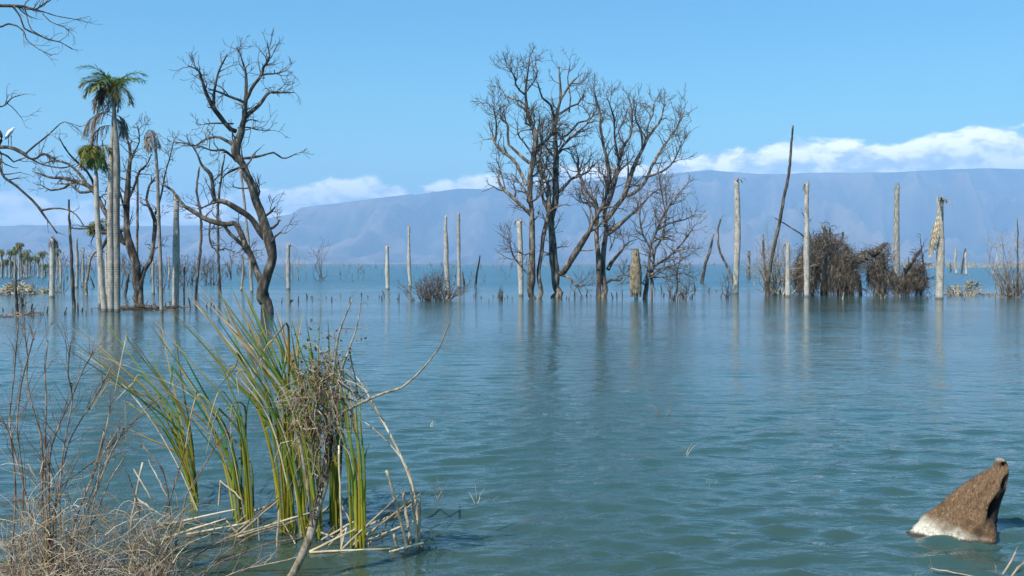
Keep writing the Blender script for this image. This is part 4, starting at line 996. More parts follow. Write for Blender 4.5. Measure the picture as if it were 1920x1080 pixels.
# ------------------------------------------------------------------ tall green reeds in the foreground
def blade(o, ctrl, D0, D1, w_, mat, r, name='blade', flat=0.22, n=16):
    """one long leaf: ctrl [(px,py)...] root to tip, widest low down, pointed tip"""
    c = catmull(np.array(ctrl, float), n); f = np.linspace(0, 1, n)
    A = np.array([P(c[i, 0], c[i, 1], D0 + (D1 - D0) * f[i]) for i in range(n)])
    wd = M(w_, D0) * np.interp(f, [0, 0.08, 0.35, 0.75, 0.93, 1.0], [0.75, 1.0, 1.0, 0.75, 0.4, 0.08])
    a = r.uniform(-0.9, 0.9)
    return MB().tubes(A, wd, 6, flat=flat, ref=(math.sin(a) * 0.7, math.cos(a), 0.0)).build(name, mat, o)
def reed_clump(label, bx, by, spreadx, tips, seed, ctrl_y, extra=0, wide=(1.5, 3.4)):
    r = np.random.default_rng(seed); D = WD(by); base = P(bx, by, D); base[2] = 0
    o = thing('reed_clump', label, 'reeds', base)
    for i in range(len(tips) + extra):
        if i < len(tips): tx, ty = tips[i]; jit = 5
        else: tx, ty = tips[r.integers(len(tips))]; jit = 40; ty += abs(r.normal(0, 75))
        tx += r.normal(0, jit); ty += r.normal(0, jit)
        x0 = bx + r.uniform(-spreadx, spreadx); y0 = by + 14 + r.normal(0, 5); dD = r.normal(0, 0.12)
        cyy = ctrl_y + r.normal(0, 25); cyy = max(cyy, ty + (y0 - ty) * 0.3)
        fr = (y0 - cyy) / max(40, (y0 - ty))
        cx_ = x0 + (tx - x0) * (0.10 + 0.5 * fr ** 2) * r.uniform(0.6, 1.35)
        m1 = (x0 + (cx_ - x0) * 0.35, y0 + (cyy - y0) * 0.5)
        m2 = (cx_ + (tx - cx_) * 0.5 - 4, cyy + (ty - cyy) * 0.55)
        mt = [REED, REEDDARK, REEDGOLD, REEDTIP, REED, REEDGOLD, REEDDARK, REEDTIP][r.integers(8)]
        if r.random() < (0.06 if spreadx > 20 else 0.02): mt = STRAW
        path = [(x0, y0), m1, (cx_, cyy), m2, (tx, ty)]
        if r.random() < 0.16:                      # snapped leaf: the end hangs down
            k_ = r.uniform(0.35, 0.75); bxp, byp = cx_ + (tx - cx_) * k_, cyy + (ty - cyy) * k_
            path = [(x0, y0), m1, (cx_, cyy), (bxp, byp), (bxp - r.uniform(6, 26), byp + r.uniform(-6, 18)), (bxp - r.uniform(14, 50), byp + r.uniform(40, 110))]
        blade(o, path, D + dD, D + dD + r.normal(0, 0.22), r.uniform(*wide), mt, r)
    return o
reed_clump('largest clump of tall green reeds blown to the left', 566, 1000, 40,
           [(366, 533), (378, 560), (400, 531), (392, 545), (426, 526), (440, 520), (452, 535), (462, 548), (478, 545), (492, 560), (520, 575), (538, 556), (545, 570), (570, 556), (586, 600), (331, 578), (412, 560), (436, 548), (500, 590), (420, 600), (455, 575), (540, 620), (560, 640), (384, 538), (372, 556), (398, 566), (408, 545), (416, 580), (430, 560), (446, 556), (468, 566), (486, 578), (508, 566), (526, 590), (352, 560), (440, 600), (476, 610), (552, 600), (594, 560)], 601, 770, 18)
reed_clump('upright narrow bundle of reeds at the right of the largest clump', 672, 1018, 14, [(652, 690), (640, 640), (628, 660), (682, 770), (670, 700), (690, 830), (648, 760), (636, 720), (664, 735), (620, 610), (656, 820)], 602, 860, 8, (1.8, 3.6))
reed_clump('dense dark green bundle of reeds behind the dead sapling', 628, 985, 10, [(600, 640), (610, 680), (590, 620), (622, 700), (640, 720), (606, 600)], 603, 820, 6)
reed_clump('thin green reed clump left of the largest clump', 462, 982, 18, [(300, 612), (290, 592), (334, 642), (404, 640), (392, 690), (262, 590), (422, 720), (470, 740), (478, 700), (318, 700), (352, 770), (440, 760)], 604, 800, 8, (1.5, 2.8))
reed_clump('sparse bent reed clump with straw tips at the far left of the reeds', 368, 950, 8, [(116, 612), (150, 608), (136, 632), (206, 590), (240, 632), (268, 642), (300, 602), (162, 645), (196, 600), (330, 615), (230, 740)], 605, 790, 4, (1.4, 2.5))
def bent(label, ctrl, D, w_, seed, mat=None):
    r = np.random.default_rng(seed); n = 20; c = catmull(np.array(ctrl, float), n); A = np.array([P(x, y, D) for x, y in c]); A[:, 1] += np.linspace(0, r.normal(0, 0.3), n)
    p0 = A[0].copy(); p0[2] = min(p0[2], 0); wd = M(w_, D) * np.interp(np.linspace(0, 1, n), [0, 0.6, 1], [1, 0.9, 0.25])
    return tag(MB().tubes(A, wd, 6, flat=0.4).build('dry_reed_leaf', mat or STRAW, None, p0), label, 'dry reed')
bent('long pale dry reed leaf arching far left across the water', [(372, 960), (330, 880), (270, 790), (200, 715), (150, 685), (108, 666)], 7.7, 2.2, 611)
bent('pale dry leaf drooping right from the dead sapling to the water', [(788, 1028), (776, 930), (745, 850), (700, 770), (672, 725), (650, 700)], 6.9, 2.4, 612)
bent('thin dry leaf bending down at the right of the reeds', [(790, 1020), (770, 905), (740, 855), (690, 810), (650, 790)], 6.95, 1.6, 613)
bent('straw coloured leaf crossing behind the thin reed clump', [(462, 985), (430, 800), (370, 730), (300, 690), (228, 656)], 7.3, 1.8, 614)

# broken dry stalks standing and lying among the reeds
def stalk(label, pts, seed, w_=2.6, group=None, y_d=None, mat=None):
    r = np.random.default_rng(seed); pts = np.array(pts, float); D = WD(y_d or pts[:, 1].max()); A = []
    for a, b_ in zip(pts[:-1], pts[1:]):
        for f in np.linspace(0, 1, 5)[:-1]: A.append(P(*(a + (b_ - a) * f), D))
    A.append(P(*pts[-1], D)); A = np.array(A); A += r.normal(0, 0.002, A.shape); A[:, 1] += np.linspace(0, r.normal(0, 0.06), len(A))
    p0 = A[np.argmin(A[:, 2])].copy(); p0[2] = 0
    wd = M(w_, D) * np.linspace(1.05, 0.75, len(A)) * (1 + 0.06 * r.normal(size=len(A)))
    return tag(MB().tubes(A, wd, 7, flat=0.75, cap=True).build('broken_reed_stalk', mat or STRAW, None, p0), label, 'dry reed', group)
RTIPS = ['lowest left one', 'short steep one behind it', 'long steep one', 'longest crossing one', 'upper shallow one', 'lower shallow one', 'small one ending at the standing stalks', 'reddish one sloping down right', 'tiny flat one', 'short one behind the sapling', 'floating flat one']
TIPS = ['running off at lower left', 'just above the lower left one', 'longest, below the thin clump', 'steepest one', 'short upper one', 'half sunk in the middle', 'passing in front of the sapling']
LY = 'broken dry reed stalks lying across the reeds'
for i, (a, b_) in enumerate([((300, 1012), (414, 981)), ((300, 985), (449, 958)), ((446, 1006), (554, 975)), ((446, 1004), (533, 929)), ((475, 958), (539, 936)), ((350, 1002), (470, 985)), ((420, 1010), (585, 962))]):
    stalk('broken stalk lying left of the reeds, ' + TIPS[i], [a, b_], 620 + i, 2.9, LY + ' left', y_d=max(a[1], b_[1]) + 4)
for i, (a, b_) in enumerate([((580, 1034), (664, 996)), ((603, 1012), (670, 970)), ((641, 1030), (755, 923)), ((659, 1024), (787, 929)), ((679, 989), (787, 943)), ((685, 1015), (781, 978)), ((731, 1034), (796, 1012)), ((562, 986), (644, 1006)), ((660, 1022), (700, 1012)), ((600, 962), (640, 935)), ((580, 1036), (731, 1034))]):
    stalk('broken stalk lying right of the sapling, ' + RTIPS[i], [a, b_], 640 + i, 3.0, LY + ' right', y_d=max(a[1], b_[1]) + 3)
ST = 'broken dry reed stalks standing at the right of the reeds'
for i, p_ in enumerate([[(764, 1026), (745, 940), (729, 875)], [(770, 1018), (762, 965), (755, 923)], [(784, 1034), (778, 984), (769, 908)], [(785, 1032), (787, 980), (787, 929)], [(793, 1034), (792, 1020), (793, 1010)], [(746, 1026), (740, 999)]]):
    stalk('broken reed stalk standing right of the reeds, ' + ['leaning tallest one', 'second tall one', 'curved rear one', 'straight one', 'short stub', 'small slanting stub'][i], p_, 660 + i, 3.2, ST)
stalk('pale reed stalk folded into a sharp hairpin at the far right of the reeds', [(806, 1032), (804, 1010), (809, 990), (815, 1010), (820, 1033)], 670, 2.2)
stalk('tall white dry stalk standing left of the upright bundle', [(641, 1026), (638, 930), (635, 835)], 671, 2.4)
stalk('short pale stalk standing before the largest clump', [(519, 1024), (522, 958)], 672, 2.4)
stalk('pale stalk folded over left of the thin green clump', [(411, 948), (415, 901), (437, 918), (459, 936)], 673, 2.3, y_d=985)
stalk('bright dry stalk slanting up left of the reeds', [(243, 995), (256, 930), (270, 866)], 674, 2.4)
stalk('dry stalk slanting down right, top of the left pair', [(252, 879), (272, 905), (294, 931)], 675, 2.0, y_d=1000)
stalk('dry stalk slanting down right, bottom of the left pair', [(255, 933), (290, 960), (316, 978)], 676, 2.0, y_d=1000)
stalk('orange dry stalk lying across the dead brush at the bottom left', [(180, 1037), (220, 1032), (262, 1022)], 677, 2.2, mat=REEDGOLD)
stalk('thin brown stalk leaning beside the bright slanting stalk', [(313, 930), (292, 898), (272, 866)], 678, 1.4, y_d=1000)

rs_ = np.random.default_rng(808)
for i in range(16):
    x = 400 + i * 26 + rs_.normal(0, 5); y = rs_.uniform(985, 1034); a = rs_.uniform(-1.2, 1.2); ln = rs_.uniform(22, 70)
    pp = [(x, y + 4), (x + math.sin(a) * ln * 0.5, y - math.cos(a) * ln * 0.5), (x + math.sin(a) * ln, y - math.cos(a) * ln)]
    if i % 3 == 0: pp.append((pp[-1][0] + rs_.normal(0, 22), pp[-1][1] + rs_.uniform(10, 40)))
    stalk('thin snapped reed stem among the reed feet, ' + ORD[i], pp, 860 + i, rs_.uniform(1.2, 2.2), 'thin snapped reed stems', mat=STRAW if i % 4 else NEARTWIG)

# ------------------------------------------------------------------ dead sapling wrapped in withered vine
DS = 6.0
SAP = [
 [(540, 1112, 9.5), (558, 1078, 9), (580, 1004, 8), (592, 955, 6.5), (606, 905, 5.5), (614, 860, 5), (618, 824, 4.6), (616, 795, 4)],
 [(617, 806, 3.6), (647, 771, 2.8), (683, 754, 2.6), (722, 738, 2.4), (753, 727, 2.3), (783, 702, 2.1), (806, 677, 1.9), (825, 649, 1.6), (838, 616, 1.3), (844, 603, 0.9)],
 [(616, 795, 3.2), (631, 745, 2.8), (634, 716, 2.6), (644, 679, 2.3), (656, 652, 2), (667, 621, 1.6), (678, 568, 0.9)],
 [(617, 790, 2.8), (622, 720, 2.4), (625, 685, 2.2), (633, 635, 2), (647, 593, 1.5), (662, 561, 0.9)],
 [(614, 815, 3), (590, 790, 2.5), (569, 771, 2.1), (542, 741, 1.2)],
 [(634, 716, 1.8), (660, 733, 1.5), (690, 752, 1.3), (720, 790, 0.9)],
 [(656, 660, 1.4), (662, 690, 1.2), (668, 720, 1), (672, 742, 0.8)],
]
def vine_nest(o, r):
    cen = P(597, 722, DS); 
    for part, cnt, m_, rr_ in (('vine_tangle', 85, NEARTWIG, (0.0016, 0.004)), ('pale_vine', 95, STRAW, (0.0014, 0.003)), ('grey_vine', 35, PALETWIG, (0.0013, 0.003)), ('green_vine', 70, YELLOWFROND, (0.002, 0.004)), ('dark_vine', 35, DARKLEAF, (0.002, 0.005))):
        Q, W = [], []
        for i in range(cnt):
            v = r.normal(size=3); v = v / np.linalg.norm(v) * r.random() ** 0.55
            yy = r.choice([0, 1], p=[0.8, 0.2])
            p0 = cen + v * np.array([M(50, DS), M(40, DS), M(96, DS)]) * (0.75 if v[2] > 0.3 else 1.0) + np.array([M(v[2] * 18, DS), 0, -M(95, DS) * yy])
            d = unit(r.normal(size=3)); q = [p0]
            for _ in range(8): d = unit(d + r.normal(size=3) * 0.36 + [0, 0, -0.20]); q.append(q[-1] + d * r.uniform(0.016, 0.055))
            Q.append(q); W.append(np.linspace(1, 0.5, 9) * r.uniform(*rr_))
        MB().tubes(np.array(Q), np.array(W), 4).build(part, m_, o)['kind'] = 'stuff'
    # withered leaves caught in it
    V = []
    for i in range(240):
        p0 = cen + r.normal(size=3) * [M(34, DS), M(26, DS), M(62, DS)]; a = unit(r.normal(size=3)); b_ = unit(np.cross(a, r.normal(size=3))); s = r.uniform(0.008, 0.02)
        V.append([p0 - b_ * s * 0.1, p0 + a * s * 0.6 - b_ * s * 0.5, p0 + a * s * 1.6 + [0, 0, -s * 0.4], p0 + a * s * 0.6 + b_ * s * 0.5])
    MB().quads(np.array(V)).build('withered_leaves', DARKLEAF, o)['kind'] = 'stuff'
    # coils round the stem
    Q, W = [], []
    for i in range(46):
        y0 = r.uniform(790, 975); ph = r.uniform(0, 6.28); q = []
        for f in np.linspace(0, 1, 12):
            y = y0 + f * r.uniform(30, 60); xs = np.interp(y, [795, 824, 860, 905, 955, 1004], [616, 618, 614, 606, 592, 580]); rp = r.uniform(5, 8)
            p_ = P(xs + math.cos(ph + f * 7) * rp, y, DS); p_[1] += M(math.sin(ph + f * 7) * rp, DS); q.append(p_)
        Q.append(q); W.append(np.full(12, r.uniform(0.0018, 0.0042)))
    MB().tubes(np.array(Q), np.array(W), 4).build('stem_vine', DARKBARK, o)['kind'] = 'stuff'
tree('dead_sapling', 'dead sapling wrapped in a tangle of withered vine before the reeds', 'sapling', DS, SAP, 701,
     [lv(3.0, (0.08, 0.26), (30, 75), 0.05, 0.3, t0=0.5, rmin=0.0014), lv(5, (0.04, 0.12), (30, 70), 0, 0.3, npts=5, rmin=0.0011)], bark=SAPSTEM, twig=NEARTWIG, trunks=1, spread=0.25, sink=0.3, limbname='branch', k=10, extra=vine_nest)

# ------------------------------------------------------------------ dry brush in the lower left corner
def withered(n, spread, part='dry_leaves', mat=DARKLEAF):
    def f(o, r):
        segs = []
        for ch in o.children:
            if ch.name.startswith(('stem', 'trunk')):
                co = np.empty(len(ch.data.vertices) * 3); ch.data.vertices.foreach_get('co', co); segs.append(co.reshape(-1, 3) + np.array(o['at']))
        allp = np.concatenate(segs); V = []
        for i in range(n):
            p0 = allp[r.integers(len(allp))]; a = unit(r.normal(size=3) + [0, 0, -0.5]); b_ = unit(np.cross(a, r.normal(size=3))); s = r.uniform(0.005, 0.012)
            V.append([p0 - b_ * s * 0.1, p0 + a * s * 0.7 - b_ * s * 0.45, p0 + a * s * 2.0, p0 + a * s * 0.7 + b_ * s * 0.45])
        MB().quads(np.array(V)).build(part, mat, o)['kind'] = 'stuff'
    return f
TW = [lv(6.5, (0.12, 0.5), (18, 50), 0.15, 0.12, t0=0.12, rmin=0.0012, rr=0.6, npts=7), lv(7, (0.06, 0.24), (25, 60), 0.1, 0.15, npts=5, rmin=0.0009)]
def shrub(label, D, stems, seed, leaves=40, twig=None, bark=None, levels=None):
    stems = [[(x, y, w_ * 0.62) for x, y, w_ in st_] for st_ in stems]
    return tree('dead_shrub', label, 'shrub', D, stems, seed, levels or TW, bark=bark or NEARTWIG, twig=twig or NEARTWIG, trunks=len(stems), spread=0.2, sink=0.1, k=6, dens=18, wob=0.5, extra=withered(leaves, 0))
shrub('tall thin dead shrub with dark seed heads at the left edge', 6.0, [
 [(86, 1060, 3.4), (80, 930, 3), (79, 868, 2.8), (76, 820, 2.5), (63, 773, 2.2), (50, 708, 1.9), (52, 676, 1.6), (46, 612, 0.9)],
 [(92, 1060, 3.2), (86, 900, 2.8), (85, 840, 2.6), (87, 773, 2.2), (84, 700, 1.8), (89, 638, 0.9)],
 [(80, 1050, 2.6), (50, 930, 2.2), (24, 833, 2), (18, 785, 1.7), (26, 700, 1.3), (34, 608, 0.7)],
 [(20, 1060, 2.6), (30, 930, 2.2), (19, 823, 2), (0, 780, 1.6), (-20, 740, 1)],
 [(40, 1060, 2), (44, 900, 1.7), (32, 800, 1.4), (40, 720, 1.1), (66, 620, 0.7)]], 711, 90)
shrub('dead shrub with long stems slanting up to the right', 6.1, [
 [(96, 1060, 3.2), (92, 930, 2.8), (96, 840, 2.4), (130, 753, 2), (154, 700, 1.6), (173, 659, 0.8)],
 [(110, 1060, 2.8), (104, 940, 2.4), (128, 833, 2.1), (160, 775, 1.7), (180, 742, 1.2), (208, 690, 0.7)],
 [(120, 1060, 2.6), (110, 920, 2.2), (122, 830, 1.8), (136, 750, 1.4), (128, 700, 1.1), (132, 640, 0.6)],
 [(100, 1040, 2.4), (106, 920, 2.2), (170, 870, 1.8), (230, 815, 1.5), (268, 770, 1.1), (300, 746, 0.6)],
 [(130, 1060, 2.4), (140, 980, 2), (180, 880, 1.8), (200, 800, 1.4), (207, 762, 0.8)]], 712, 70)
shrub('brown leaning tuft of dead stems left of the bright slanting stalk', 6.2, [
 [(118, 1060, 3), (150, 980, 2.8), (186, 890, 2.4), (214, 840, 2), (232, 806, 1)],
 [(126, 1060, 2.8), (160, 970, 2.4), (200, 868, 2), (222, 824, 1.2)],
 [(134, 1060, 2.6), (166, 960, 2.2), (196, 880, 1.8), (208, 820, 1)],
 [(140, 1070, 2.4), (172, 985, 2), (206, 900, 1.6), (236, 852, 0.9)],
 [(120, 1050, 2.4), (150, 950, 2), (182, 862, 1.6), (196, 806, 0.9)],
 [(150, 1070, 2.2), (176, 950, 1.8), (190, 860, 1.5), (224, 800, 0.8)]], 713, 90, bark=PALETWIG, levels=[lv(9, (0.06, 0.24), (15, 55), 0.1, 0.25, t0=0.3, rmin=0.0014, npts=6), lv(8, (0.04, 0.12), (25, 60), 0.0, 0.3, npts=4, rmin=0.0011)])
shrub('thin purple brown dead shrub at the bottom left of the reeds', 6.15, [
 [(300, 1085, 2.8), (322, 990, 2.4), (316, 930, 2), (304, 880, 1.6), (268, 836, 0.8)],
 [(312, 1085, 2.6), (340, 980, 2.2), (352, 925, 1.9), (396, 850, 1.4), (408, 830, 0.7)],
 [(290, 1090, 2.2), (300, 1000, 1.9), (330, 900, 1.4), (352, 830, 0.8)],
 [(330, 1090, 2.6), (372, 1040, 2.3), (440, 1000, 1.9), (520, 935, 1.2)],
 [(344, 1095, 2.4), (420, 1050, 2.1), (500, 1020, 1.6), (560, 1010, 0.9)],
 [(260, 1090, 2.4), (250, 1020, 2), (262, 960, 1.6), (240, 890, 0.8)]], 714, 60)
shrub('sprawling dead twigs along the bottom edge below the reeds', 5.95, [
 [(360, 1100, 2.4), (420, 1040, 2), (470, 1005, 1.5), (530, 985, 0.8)], [(330, 1095, 2.6), (300, 1050, 2.2), (240, 1020, 1.8), (180, 960, 1)],
 [(210, 1095, 2.4), (236, 1040, 2), (280, 1000, 1.6), (330, 960, 0.8)], [(380, 1100, 2), (450, 1070, 1.7), (540, 1050, 1)]], 715, 30, twig=PALETWIG)
# matted dry grass at the water's edge
def thicket(name, label, boxes, seed, mats):
    r = np.random.default_rng(seed); o = thing(name, label, 'dry grass', P(120, 1075, 6.0) * [1, 1, 0]); o['kind'] = 'stuff'
    for part, m_, share, rr_ in mats:
        Q, W = [], []
        for (x0, x1, y0, y1, n) in boxes:
            for i in range(int(n * share)):
                D = r.uniform(5.55, 6.25); yb = r.uniform(max(y0, 1000), 1110); p0 = P(r.uniform(x0, x1), yb, D); p0[2] = r.uniform(-0.02, 0.05) if r.random() < 0.6 else max(0, P(0, r.uniform(y0, y1), D)[2])
                d = unit(np.array([r.normal(0, 0.5), r.normal(0, 0.4), r.uniform(0.2, 1.5)])); q = [p0]; st = r.uniform(0.02, 0.075)
                top = P(0, y0, D)[2]
                for _ in range(8):
                    d = unit(d + r.normal(size=3) * 0.24 + [0, 0, -0.10 - (0.5 if q[-1][2] > top else 0)]); q.append(q[-1] + d * st)
                Q.append(q); W.append(np.linspace(1, 0.35, 9) * r.uniform(*rr_))
        MB().tubes(np.array(Q), np.array(W), 3).build(part, m_, o)['kind'] = 'stuff'
    return o
thicket('dry_grass', 'matted tangle of dry grass along the bottom left corner', [(20, 160, 950, 1080, 250), (130, 330, 990, 1080, 170), (50, 130, 880, 1080, 150), (0, 60, 1010, 1080, 70), (240, 330, 955, 1080, 150)], 721,
        [('pale_stems', PALETWIG, 0.42, (0.0015, 0.0032)), ('straw_stems', STRAW, 0.26, (0.0013, 0.003)), ('brown_stems', NEARTWIG, 0.42, (0.0015, 0.0035)), ('green_shoots', YELLOWFROND, 0.02, (0.002, 0.004))])

# sparse grass wisps standing in the water
def wisp(label, x, y, h, n, seed, mat=None, spread=10):
    r = np.random.default_rng(seed); D = WD(y); p0 = P(x, y, D); p0[2] = 0; Q, W = [], []
    for i in range(n):
        b0 = p0 + [r.normal(0, M(spread * 0.4, D)), r.normal(0, 0.05), -0.05]; d = unit(np.array([r.normal(0, 0.35), r.normal(0, 0.3), 1.0])); q = [b0]; ln = M(h, D) * r.uniform(0.5, 1.1) + 0.05
        for _ in range(6): d = unit(d + r.normal(size=3) * 0.16); q.append(q[-1] + d * ln / 6)
        Q.append(q); W.append(np.linspace(1, 0.3, 7) * M(r.uniform(0.5, 0.9), D))
    return tag(MB().tubes(np.array(Q), np.array(W), 4).build('grass_wisp', mat or STRAW, None, p0), label, 'grass')
wisp('sparse pale grass wisp standing in the water right of the hairpin stalk', 822, 932, 42, 7, 731, PALETWIG, 26)
wisp('small brown grass sprig in open water below the central trees', 897, 938, 30, 4, 732)
wisp('tiny bent sprig just right of the small brown grass sprig', 925, 937, 18, 3, 733, NEARTWIG)
wisp('fine pale wisp on the water under the twiggy tree reflection', 1235, 780, 22, 5, 734, PALETWIG)
wisp('thin upright wisp right of the fine pale wisp', 1280, 850, 34, 3, 735, PALETWIG, 5)
wisp('pair of thin blades in open water right of the centre', 1330, 915, 26, 4, 736, STRAW, 14)
wisp('single short dark sprig left of the driftwood stump', 1803, 828, 14, 2, 737, NEARTWIG, 3)
wisp('tiny pale sprig in open water left of the driftwood stump', 1452, 882, 14, 2, 738, STRAW, 4)
wisp('thin dry blades at the bottom edge below the driftwood stump', 1742, 1078, 36, 4, 739, PALETWIG, 18)
wisp('faint sprig on the water right of the reeds', 806, 800, 20, 3, 740, STRAW, 5)
tree('dead_shrub', 'bare grey twig sprawling in the bottom right corner', 'shrub', 6.1, [[(1862, 1100, 3), (1880, 1075, 2.6), (1896, 1052, 2), (1905, 1034, 1)], [(1886, 1100, 2.6), (1905, 1070, 2), (1925, 1050, 1)], [(1870, 1088, 2), (1868, 1070, 1.6), (1866, 1062, 0.8)]], 741,
     [lv(7, (0.05, 0.16), (25, 60), 0.15, 0.2, t0=0.2, rmin=0.0012)], bark=PALETWIG, twig=PALETWIG, trunks=3, sink=0.1, k=6)
stalk('pale straw lying flat on the water at the bottom right', [(1745, 1066), (1800, 1074), (1840, 1082)], 742, 1.8, y_d=1082)

# ------------------------------------------------------------------ driftwood stump
def stump():
    DL = WD(1004); r = np.random.default_rng(55)
    lev = [(1030, 1697, 1868), (1012, 1700, 1862), (1004, 1702, 1862), (992, 1712, 1864), (974, 1731, 1866), (957, 1755, 1869), (940, 1773, 1874), (921, 1793, 1880), (905, 1815, 1884), (891, 1836, 1887), (884, 1846, 1888), (876, 1861, 1889), (868, 1864, 1888), (863, 1866, 1884), (860, 1867, 1880)]
    lv_ = catmull(np.array(lev, float), 64); k = 72; rows = []; hollow_shade = []
    cen = np.array([P((a + b_) / 2, y, DL) for y, a, b_ in lv_]); hw = np.array([M((b_ - a) / 2, DL) for y, a, b_ in lv_])
    th = np.arange(k) / k * 2 * math.pi
    for i in range(64):
        f = i / 63
        # section: a flat fibrous face to the viewer's left, a sharp back edge at the right
        rx = np.cos(th); ry = np.sin(th)
        dep = 0.85 + 0.1 * f
        prof = 1 + 0.10 * np.cos(2 * th + 0.6)
        x = cen[i, 0] + rx * hw[i] * (1 + 0.0 * prof); y = cen[i, 1] + ry * hw[i] * dep * prof * (0.9 + 0.3 * rx); z = np.full(k, cen[i, 2])
        n = vnoise(th * 3.2 + 5, np.full(k, f * 9.0), 61) - 0.5; n2_ = vnoise(th * 9 + 3, np.full(k, f * 5.0), 62) - 0.5; n3_ = vnoise(th * 16, np.full(k, f * 40.0), 63) - 0.5
        amt = hw[i] * (0.15 * n + 0.11 * n2_ + 0.06 * n3_) * np.sin(math.pi * min(1, f * 1.1 + 0.1)) ** 0.5
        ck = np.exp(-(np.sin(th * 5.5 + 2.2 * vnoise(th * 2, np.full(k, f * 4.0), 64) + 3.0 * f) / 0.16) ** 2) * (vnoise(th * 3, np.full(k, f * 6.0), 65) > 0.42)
        amt = amt - 0.016 * ck
        x = x + rx * amt * 0.8; y = y + ry * amt; z = z + amt * 0.3
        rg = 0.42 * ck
        # hollows on the right-hand front and side, their shade painted near-black
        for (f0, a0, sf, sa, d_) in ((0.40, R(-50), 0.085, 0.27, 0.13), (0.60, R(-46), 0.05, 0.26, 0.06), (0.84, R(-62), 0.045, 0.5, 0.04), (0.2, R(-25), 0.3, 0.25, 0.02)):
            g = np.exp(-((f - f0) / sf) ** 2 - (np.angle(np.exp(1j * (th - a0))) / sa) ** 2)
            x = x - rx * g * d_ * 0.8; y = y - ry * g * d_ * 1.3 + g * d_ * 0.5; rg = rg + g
        rows.append(np.stack([x, y, z], -1)); hollow_shade.append(np.clip(rg, 0, 1))
    V = np.array(rows); V = np.concatenate([V, V[-1:].mean(1, keepdims=True).repeat(k, 1) + [0, 0, 0.004]])
    m, t, b, o_ = material('driftwood')
    gz = t.n('ShaderNodeNewGeometry'); sp = t.n('ShaderNodeSeparateXYZ'); t.l(gz.outputs['Position'], sp.inputs[0])
    # grain runs up the leaning stump
    tcn = t.n('ShaderNodeTexCoord'); mp = t.n('ShaderNodeMapping'); mp.inputs['Rotation'].default_value = (0, R(-38), 0); mp.inputs['Scale'].default_value = (60, 60, 7); t.l(tcn.outputs['Object'], mp.inputs[0])
    g = t.noise(mp.outputs[0], 1.6, 6, 0.65, 0.4); blot = t.noise(objvec(t), 9.0, 5, 0.65)
    c = t.ramp(g, [(0.25, (0.05, 0.026, 0.013)), (0.48, (0.135, 0.075, 0.038)), (0.75, (0.27, 0.175, 0.10))])
    c = t.mix(t.mrange(t.noise(objvec(t), 4.5, 6, 0.7), 0.48, 0.64, 0.0, 0.75), c, (0.045, 0.024, 0.015))
    c = t.mix(t.mrange(t.noise(mp.outputs[0], 0.8, 4, 0.7), 0.60, 0.70, 0.0, 0.45), c, (0.42, 0.35, 0.26))
    lean = t.math('MULTIPLY_ADD', sp.outputs['X'], 0.28, -0.28 * float(P(1775, 1004, DL)[0]))     # the crust climbs higher at the left
    patch = t.noise(objvec(t), 5.0, 5, 0.7)
    zz = t.math('ADD', t.math('ADD', sp.outputs['Z'], lean), t.math('MULTIPLY_ADD', patch, 0.26, -0.13))
    crust = t.math('MULTIPLY', t.mrange(zz, 0.0, 0.13, 0.9, 0.0), t.mrange(sp.outputs['Z'], 0.012, 0.045))
    crust = t.math('MULTIPLY', crust, t.mrange(blot, 0.36, 0.5, 0.5, 1.0))
    lime = t.ramp(t.noise(objvec(t), 40, 4, 0.7), [(0.30, (0.22, 0.18, 0.12)), (0.48, (0.56, 0.51, 0.41)), (0.64, (0.78, 0.75, 0.67))])
    c = t.mix(crust, c, lime)
    c = t.mix(t.mrange(t.math('ADD', sp.outputs['Z'], t.math('MULTIPLY', g, 0.05)), 0.045, 0.065, 1.0, 0.0), c, (0.05, 0.042, 0.03))
    ar = t.n('ShaderNodeAttribute', attribute_name='hollow_shade'); c = t.mix(t.mrange(t.math('ADD', ar.outputs['Fac'], t.math('MULTIPLY_ADD', blot, 0.5, -0.25)), 0.3, 0.6), c, (0.014, 0.009, 0.007))  # painted shade: darkens the colour inside hollows and cracks
    tip = t.mrange(t.math('ADD', sp.outputs['Z'], t.math('MULTIPLY', g, 0.1)), 0.58, 0.64); c = t.mix(t.math('MULTIPLY', tip, 0.75), c, (0.50, 0.44, 0.36))
    t.l(c, b.inputs['Base Color']); b.inputs['Roughness'].default_value = 0.8
    bump(t, b, t.math('ADD', g, t.math('MULTIPLY', t.noise(objvec(t), 60, 4, 0.7), 0.9)), 0.006)
    base = P(1785, 1004, DL); base[2] = 0
    o = thing('driftwood_stump', 'broken brown driftwood stump with white crusted base, leaning right', 'driftwood', base)
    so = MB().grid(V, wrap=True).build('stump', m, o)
    ra = so.data.attributes.new('hollow_shade', 'FLOAT', 'POINT'); rv = np.concatenate([np.array(hollow_shade), np.zeros((1, k))]); ra.data.foreach_set('value', rv.ravel().astype(np.float32))
    # torn slivers along the upper edge
    for (x, y, dx, dy, w_) in ((1842, 893, -6, -7, 4), (1800, 918, -7, -4, 3.5), (1876, 872, -3, -14, 3), (1884, 878, 3, -8, 2.6), (1768, 948, -8, 2, 3)):
        p0 = P(x, y, DL); p1 = P(x + dx, y + dy, DL)
        MB().tubes(np.array([p0 + [0.01, 0, -0.02], (p0 + p1) / 2, p1]), np.array([M(w_, DL), M(w_ * 0.8, DL), M(0.5, DL)]), 6, flat=0.5, ref=(0, 1, 0)).build('splinter', m, o)
stump()

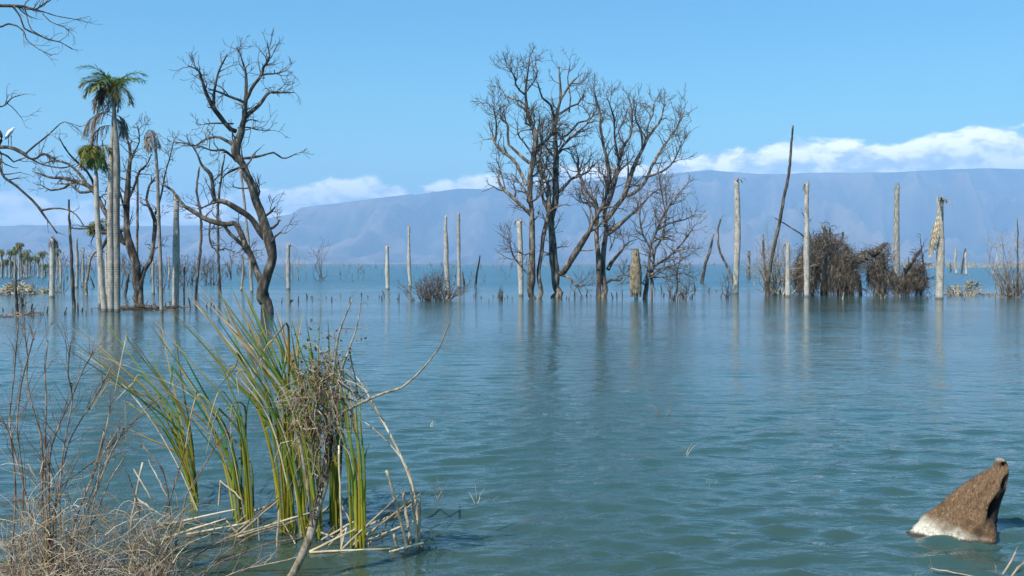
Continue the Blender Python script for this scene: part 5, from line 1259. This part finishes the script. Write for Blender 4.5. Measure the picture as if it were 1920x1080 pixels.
# ------------------------------------------------------------------ the white egret on the overhanging branch
def egret():
    DE = 33.0; r = np.random.default_rng(5)
    m, t, b, o_ = material('white_plumage'); t.l(t.ramp(t.noise(objvec(t), 30, 3), [(0.3, (0.72, 0.72, 0.70)), (0.7, (0.86, 0.86, 0.84))]), b.inputs['Base Color']); b.inputs['Roughness'].default_value = 0.7
    dk = wood('egret_leg', (0.02, 0.02, 0.02), (0.03, 0.03, 0.03), (0.05, 0.05, 0.04), bmp=0)
    yl = wood('egret_bill', (0.35, 0.22, 0.05), (0.45, 0.30, 0.07), (0.5, 0.36, 0.1), bmp=0)
    foot = P(18, 272.5, DE)
    o = thing('white_egret', 'white egret standing hunched on the overhanging branch at the left edge', 'egret', foot)
    body = catmull(np.array([(8.5, 262.5, 0.25), (10.5, 259, 1.5), (13.5, 255, 3.0), (17, 250, 4.1), (20, 246.5, 4.2), (22.5, 244, 3.2), (23.5, 242.3, 2.0), (24.3, 241.0, 1.5), (25.6, 240.6, 1.5), (26.8, 240.9, 1.1), (27.4, 241.1, 0.5)]), 30)
    A = np.array([P(x, y, DE) for x, y, _ in body]); MB().tubes(A, M(body[:, 2], DE), 12, flat=0.85, ref=(0, 1, 0)).build('body', m, o)
    MB().tubes(np.array([P(27.2, 241.1, DE), P(29, 241.5, DE), P(31, 242.1, DE)]), np.array([M(0.45, DE), M(0.3, DE), M(0.08, DE)]), 6).build('bill', yl, o)
    for dx, dyy in ((0, -0.04), (2.6, 0.05)):
        q = np.array([P(17 + dx, 254, DE), P(16.8 + dx, 262, DE), P(17.2 + dx, 266, DE), P(17 + dx, 273.5, DE)]); q[:, 1] += dyy
        MB().tubes(q, np.array([0.018, 0.010, 0.012, 0.009]), 6).build('leg', dk, o)
    for s_ in (-1, 1):
        q = np.array([P(21, 246, DE), P(17, 251, DE), P(13, 257, DE), P(10, 261.5, DE)]); q[:, 1] += s_ * M(3.2, DE) * np.array([0.8, 1, 0.8, 0.3])
        MB().tubes(q, M(np.array([1.6, 2.5, 1.8, 0.3]), DE), 8, flat=0.45, ref=(0, 1, 0)).build('wing', m, o)
egret()

# ------------------------------------------------------------------ the air between here and the mountains
hv = [(x, y, z) for z in (-8, 1000) for y in (-13500, 13500) for x in (-14000, 14000)]
hm = bpy.data.meshes.new('haze')
hm.from_pydata(hv, [], [(0, 2, 3, 1), (4, 5, 7, 6), (0, 1, 5, 4), (2, 6, 7, 3), (0, 4, 6, 2), (1, 3, 7, 5)])
hz = bpy.data.materials.new('haze_air'); hz.use_nodes = True
t = NT(hz.node_tree)
pv = t.n('ShaderNodeVolumePrincipled'); pv.inputs['Color'].default_value = (0.44, 0.68, 1.0, 1)
pv.inputs['Density'].default_value = 0.000165; pv.inputs['Anisotropy'].default_value = 0.0
ho = t.n('ShaderNodeOutputMaterial'); t.l(pv.outputs[0], ho.inputs['Volume'])
hm.materials.append(hz)
hob = bpy.data.objects.new('haze', hm); COL.objects.link(hob)
tag(hob, 'thin blue haze lying over the lake and mountains', 'haze', kind='stuff')

for ob in bpy.data.objects:
    if 'at' in ob: del ob['at']
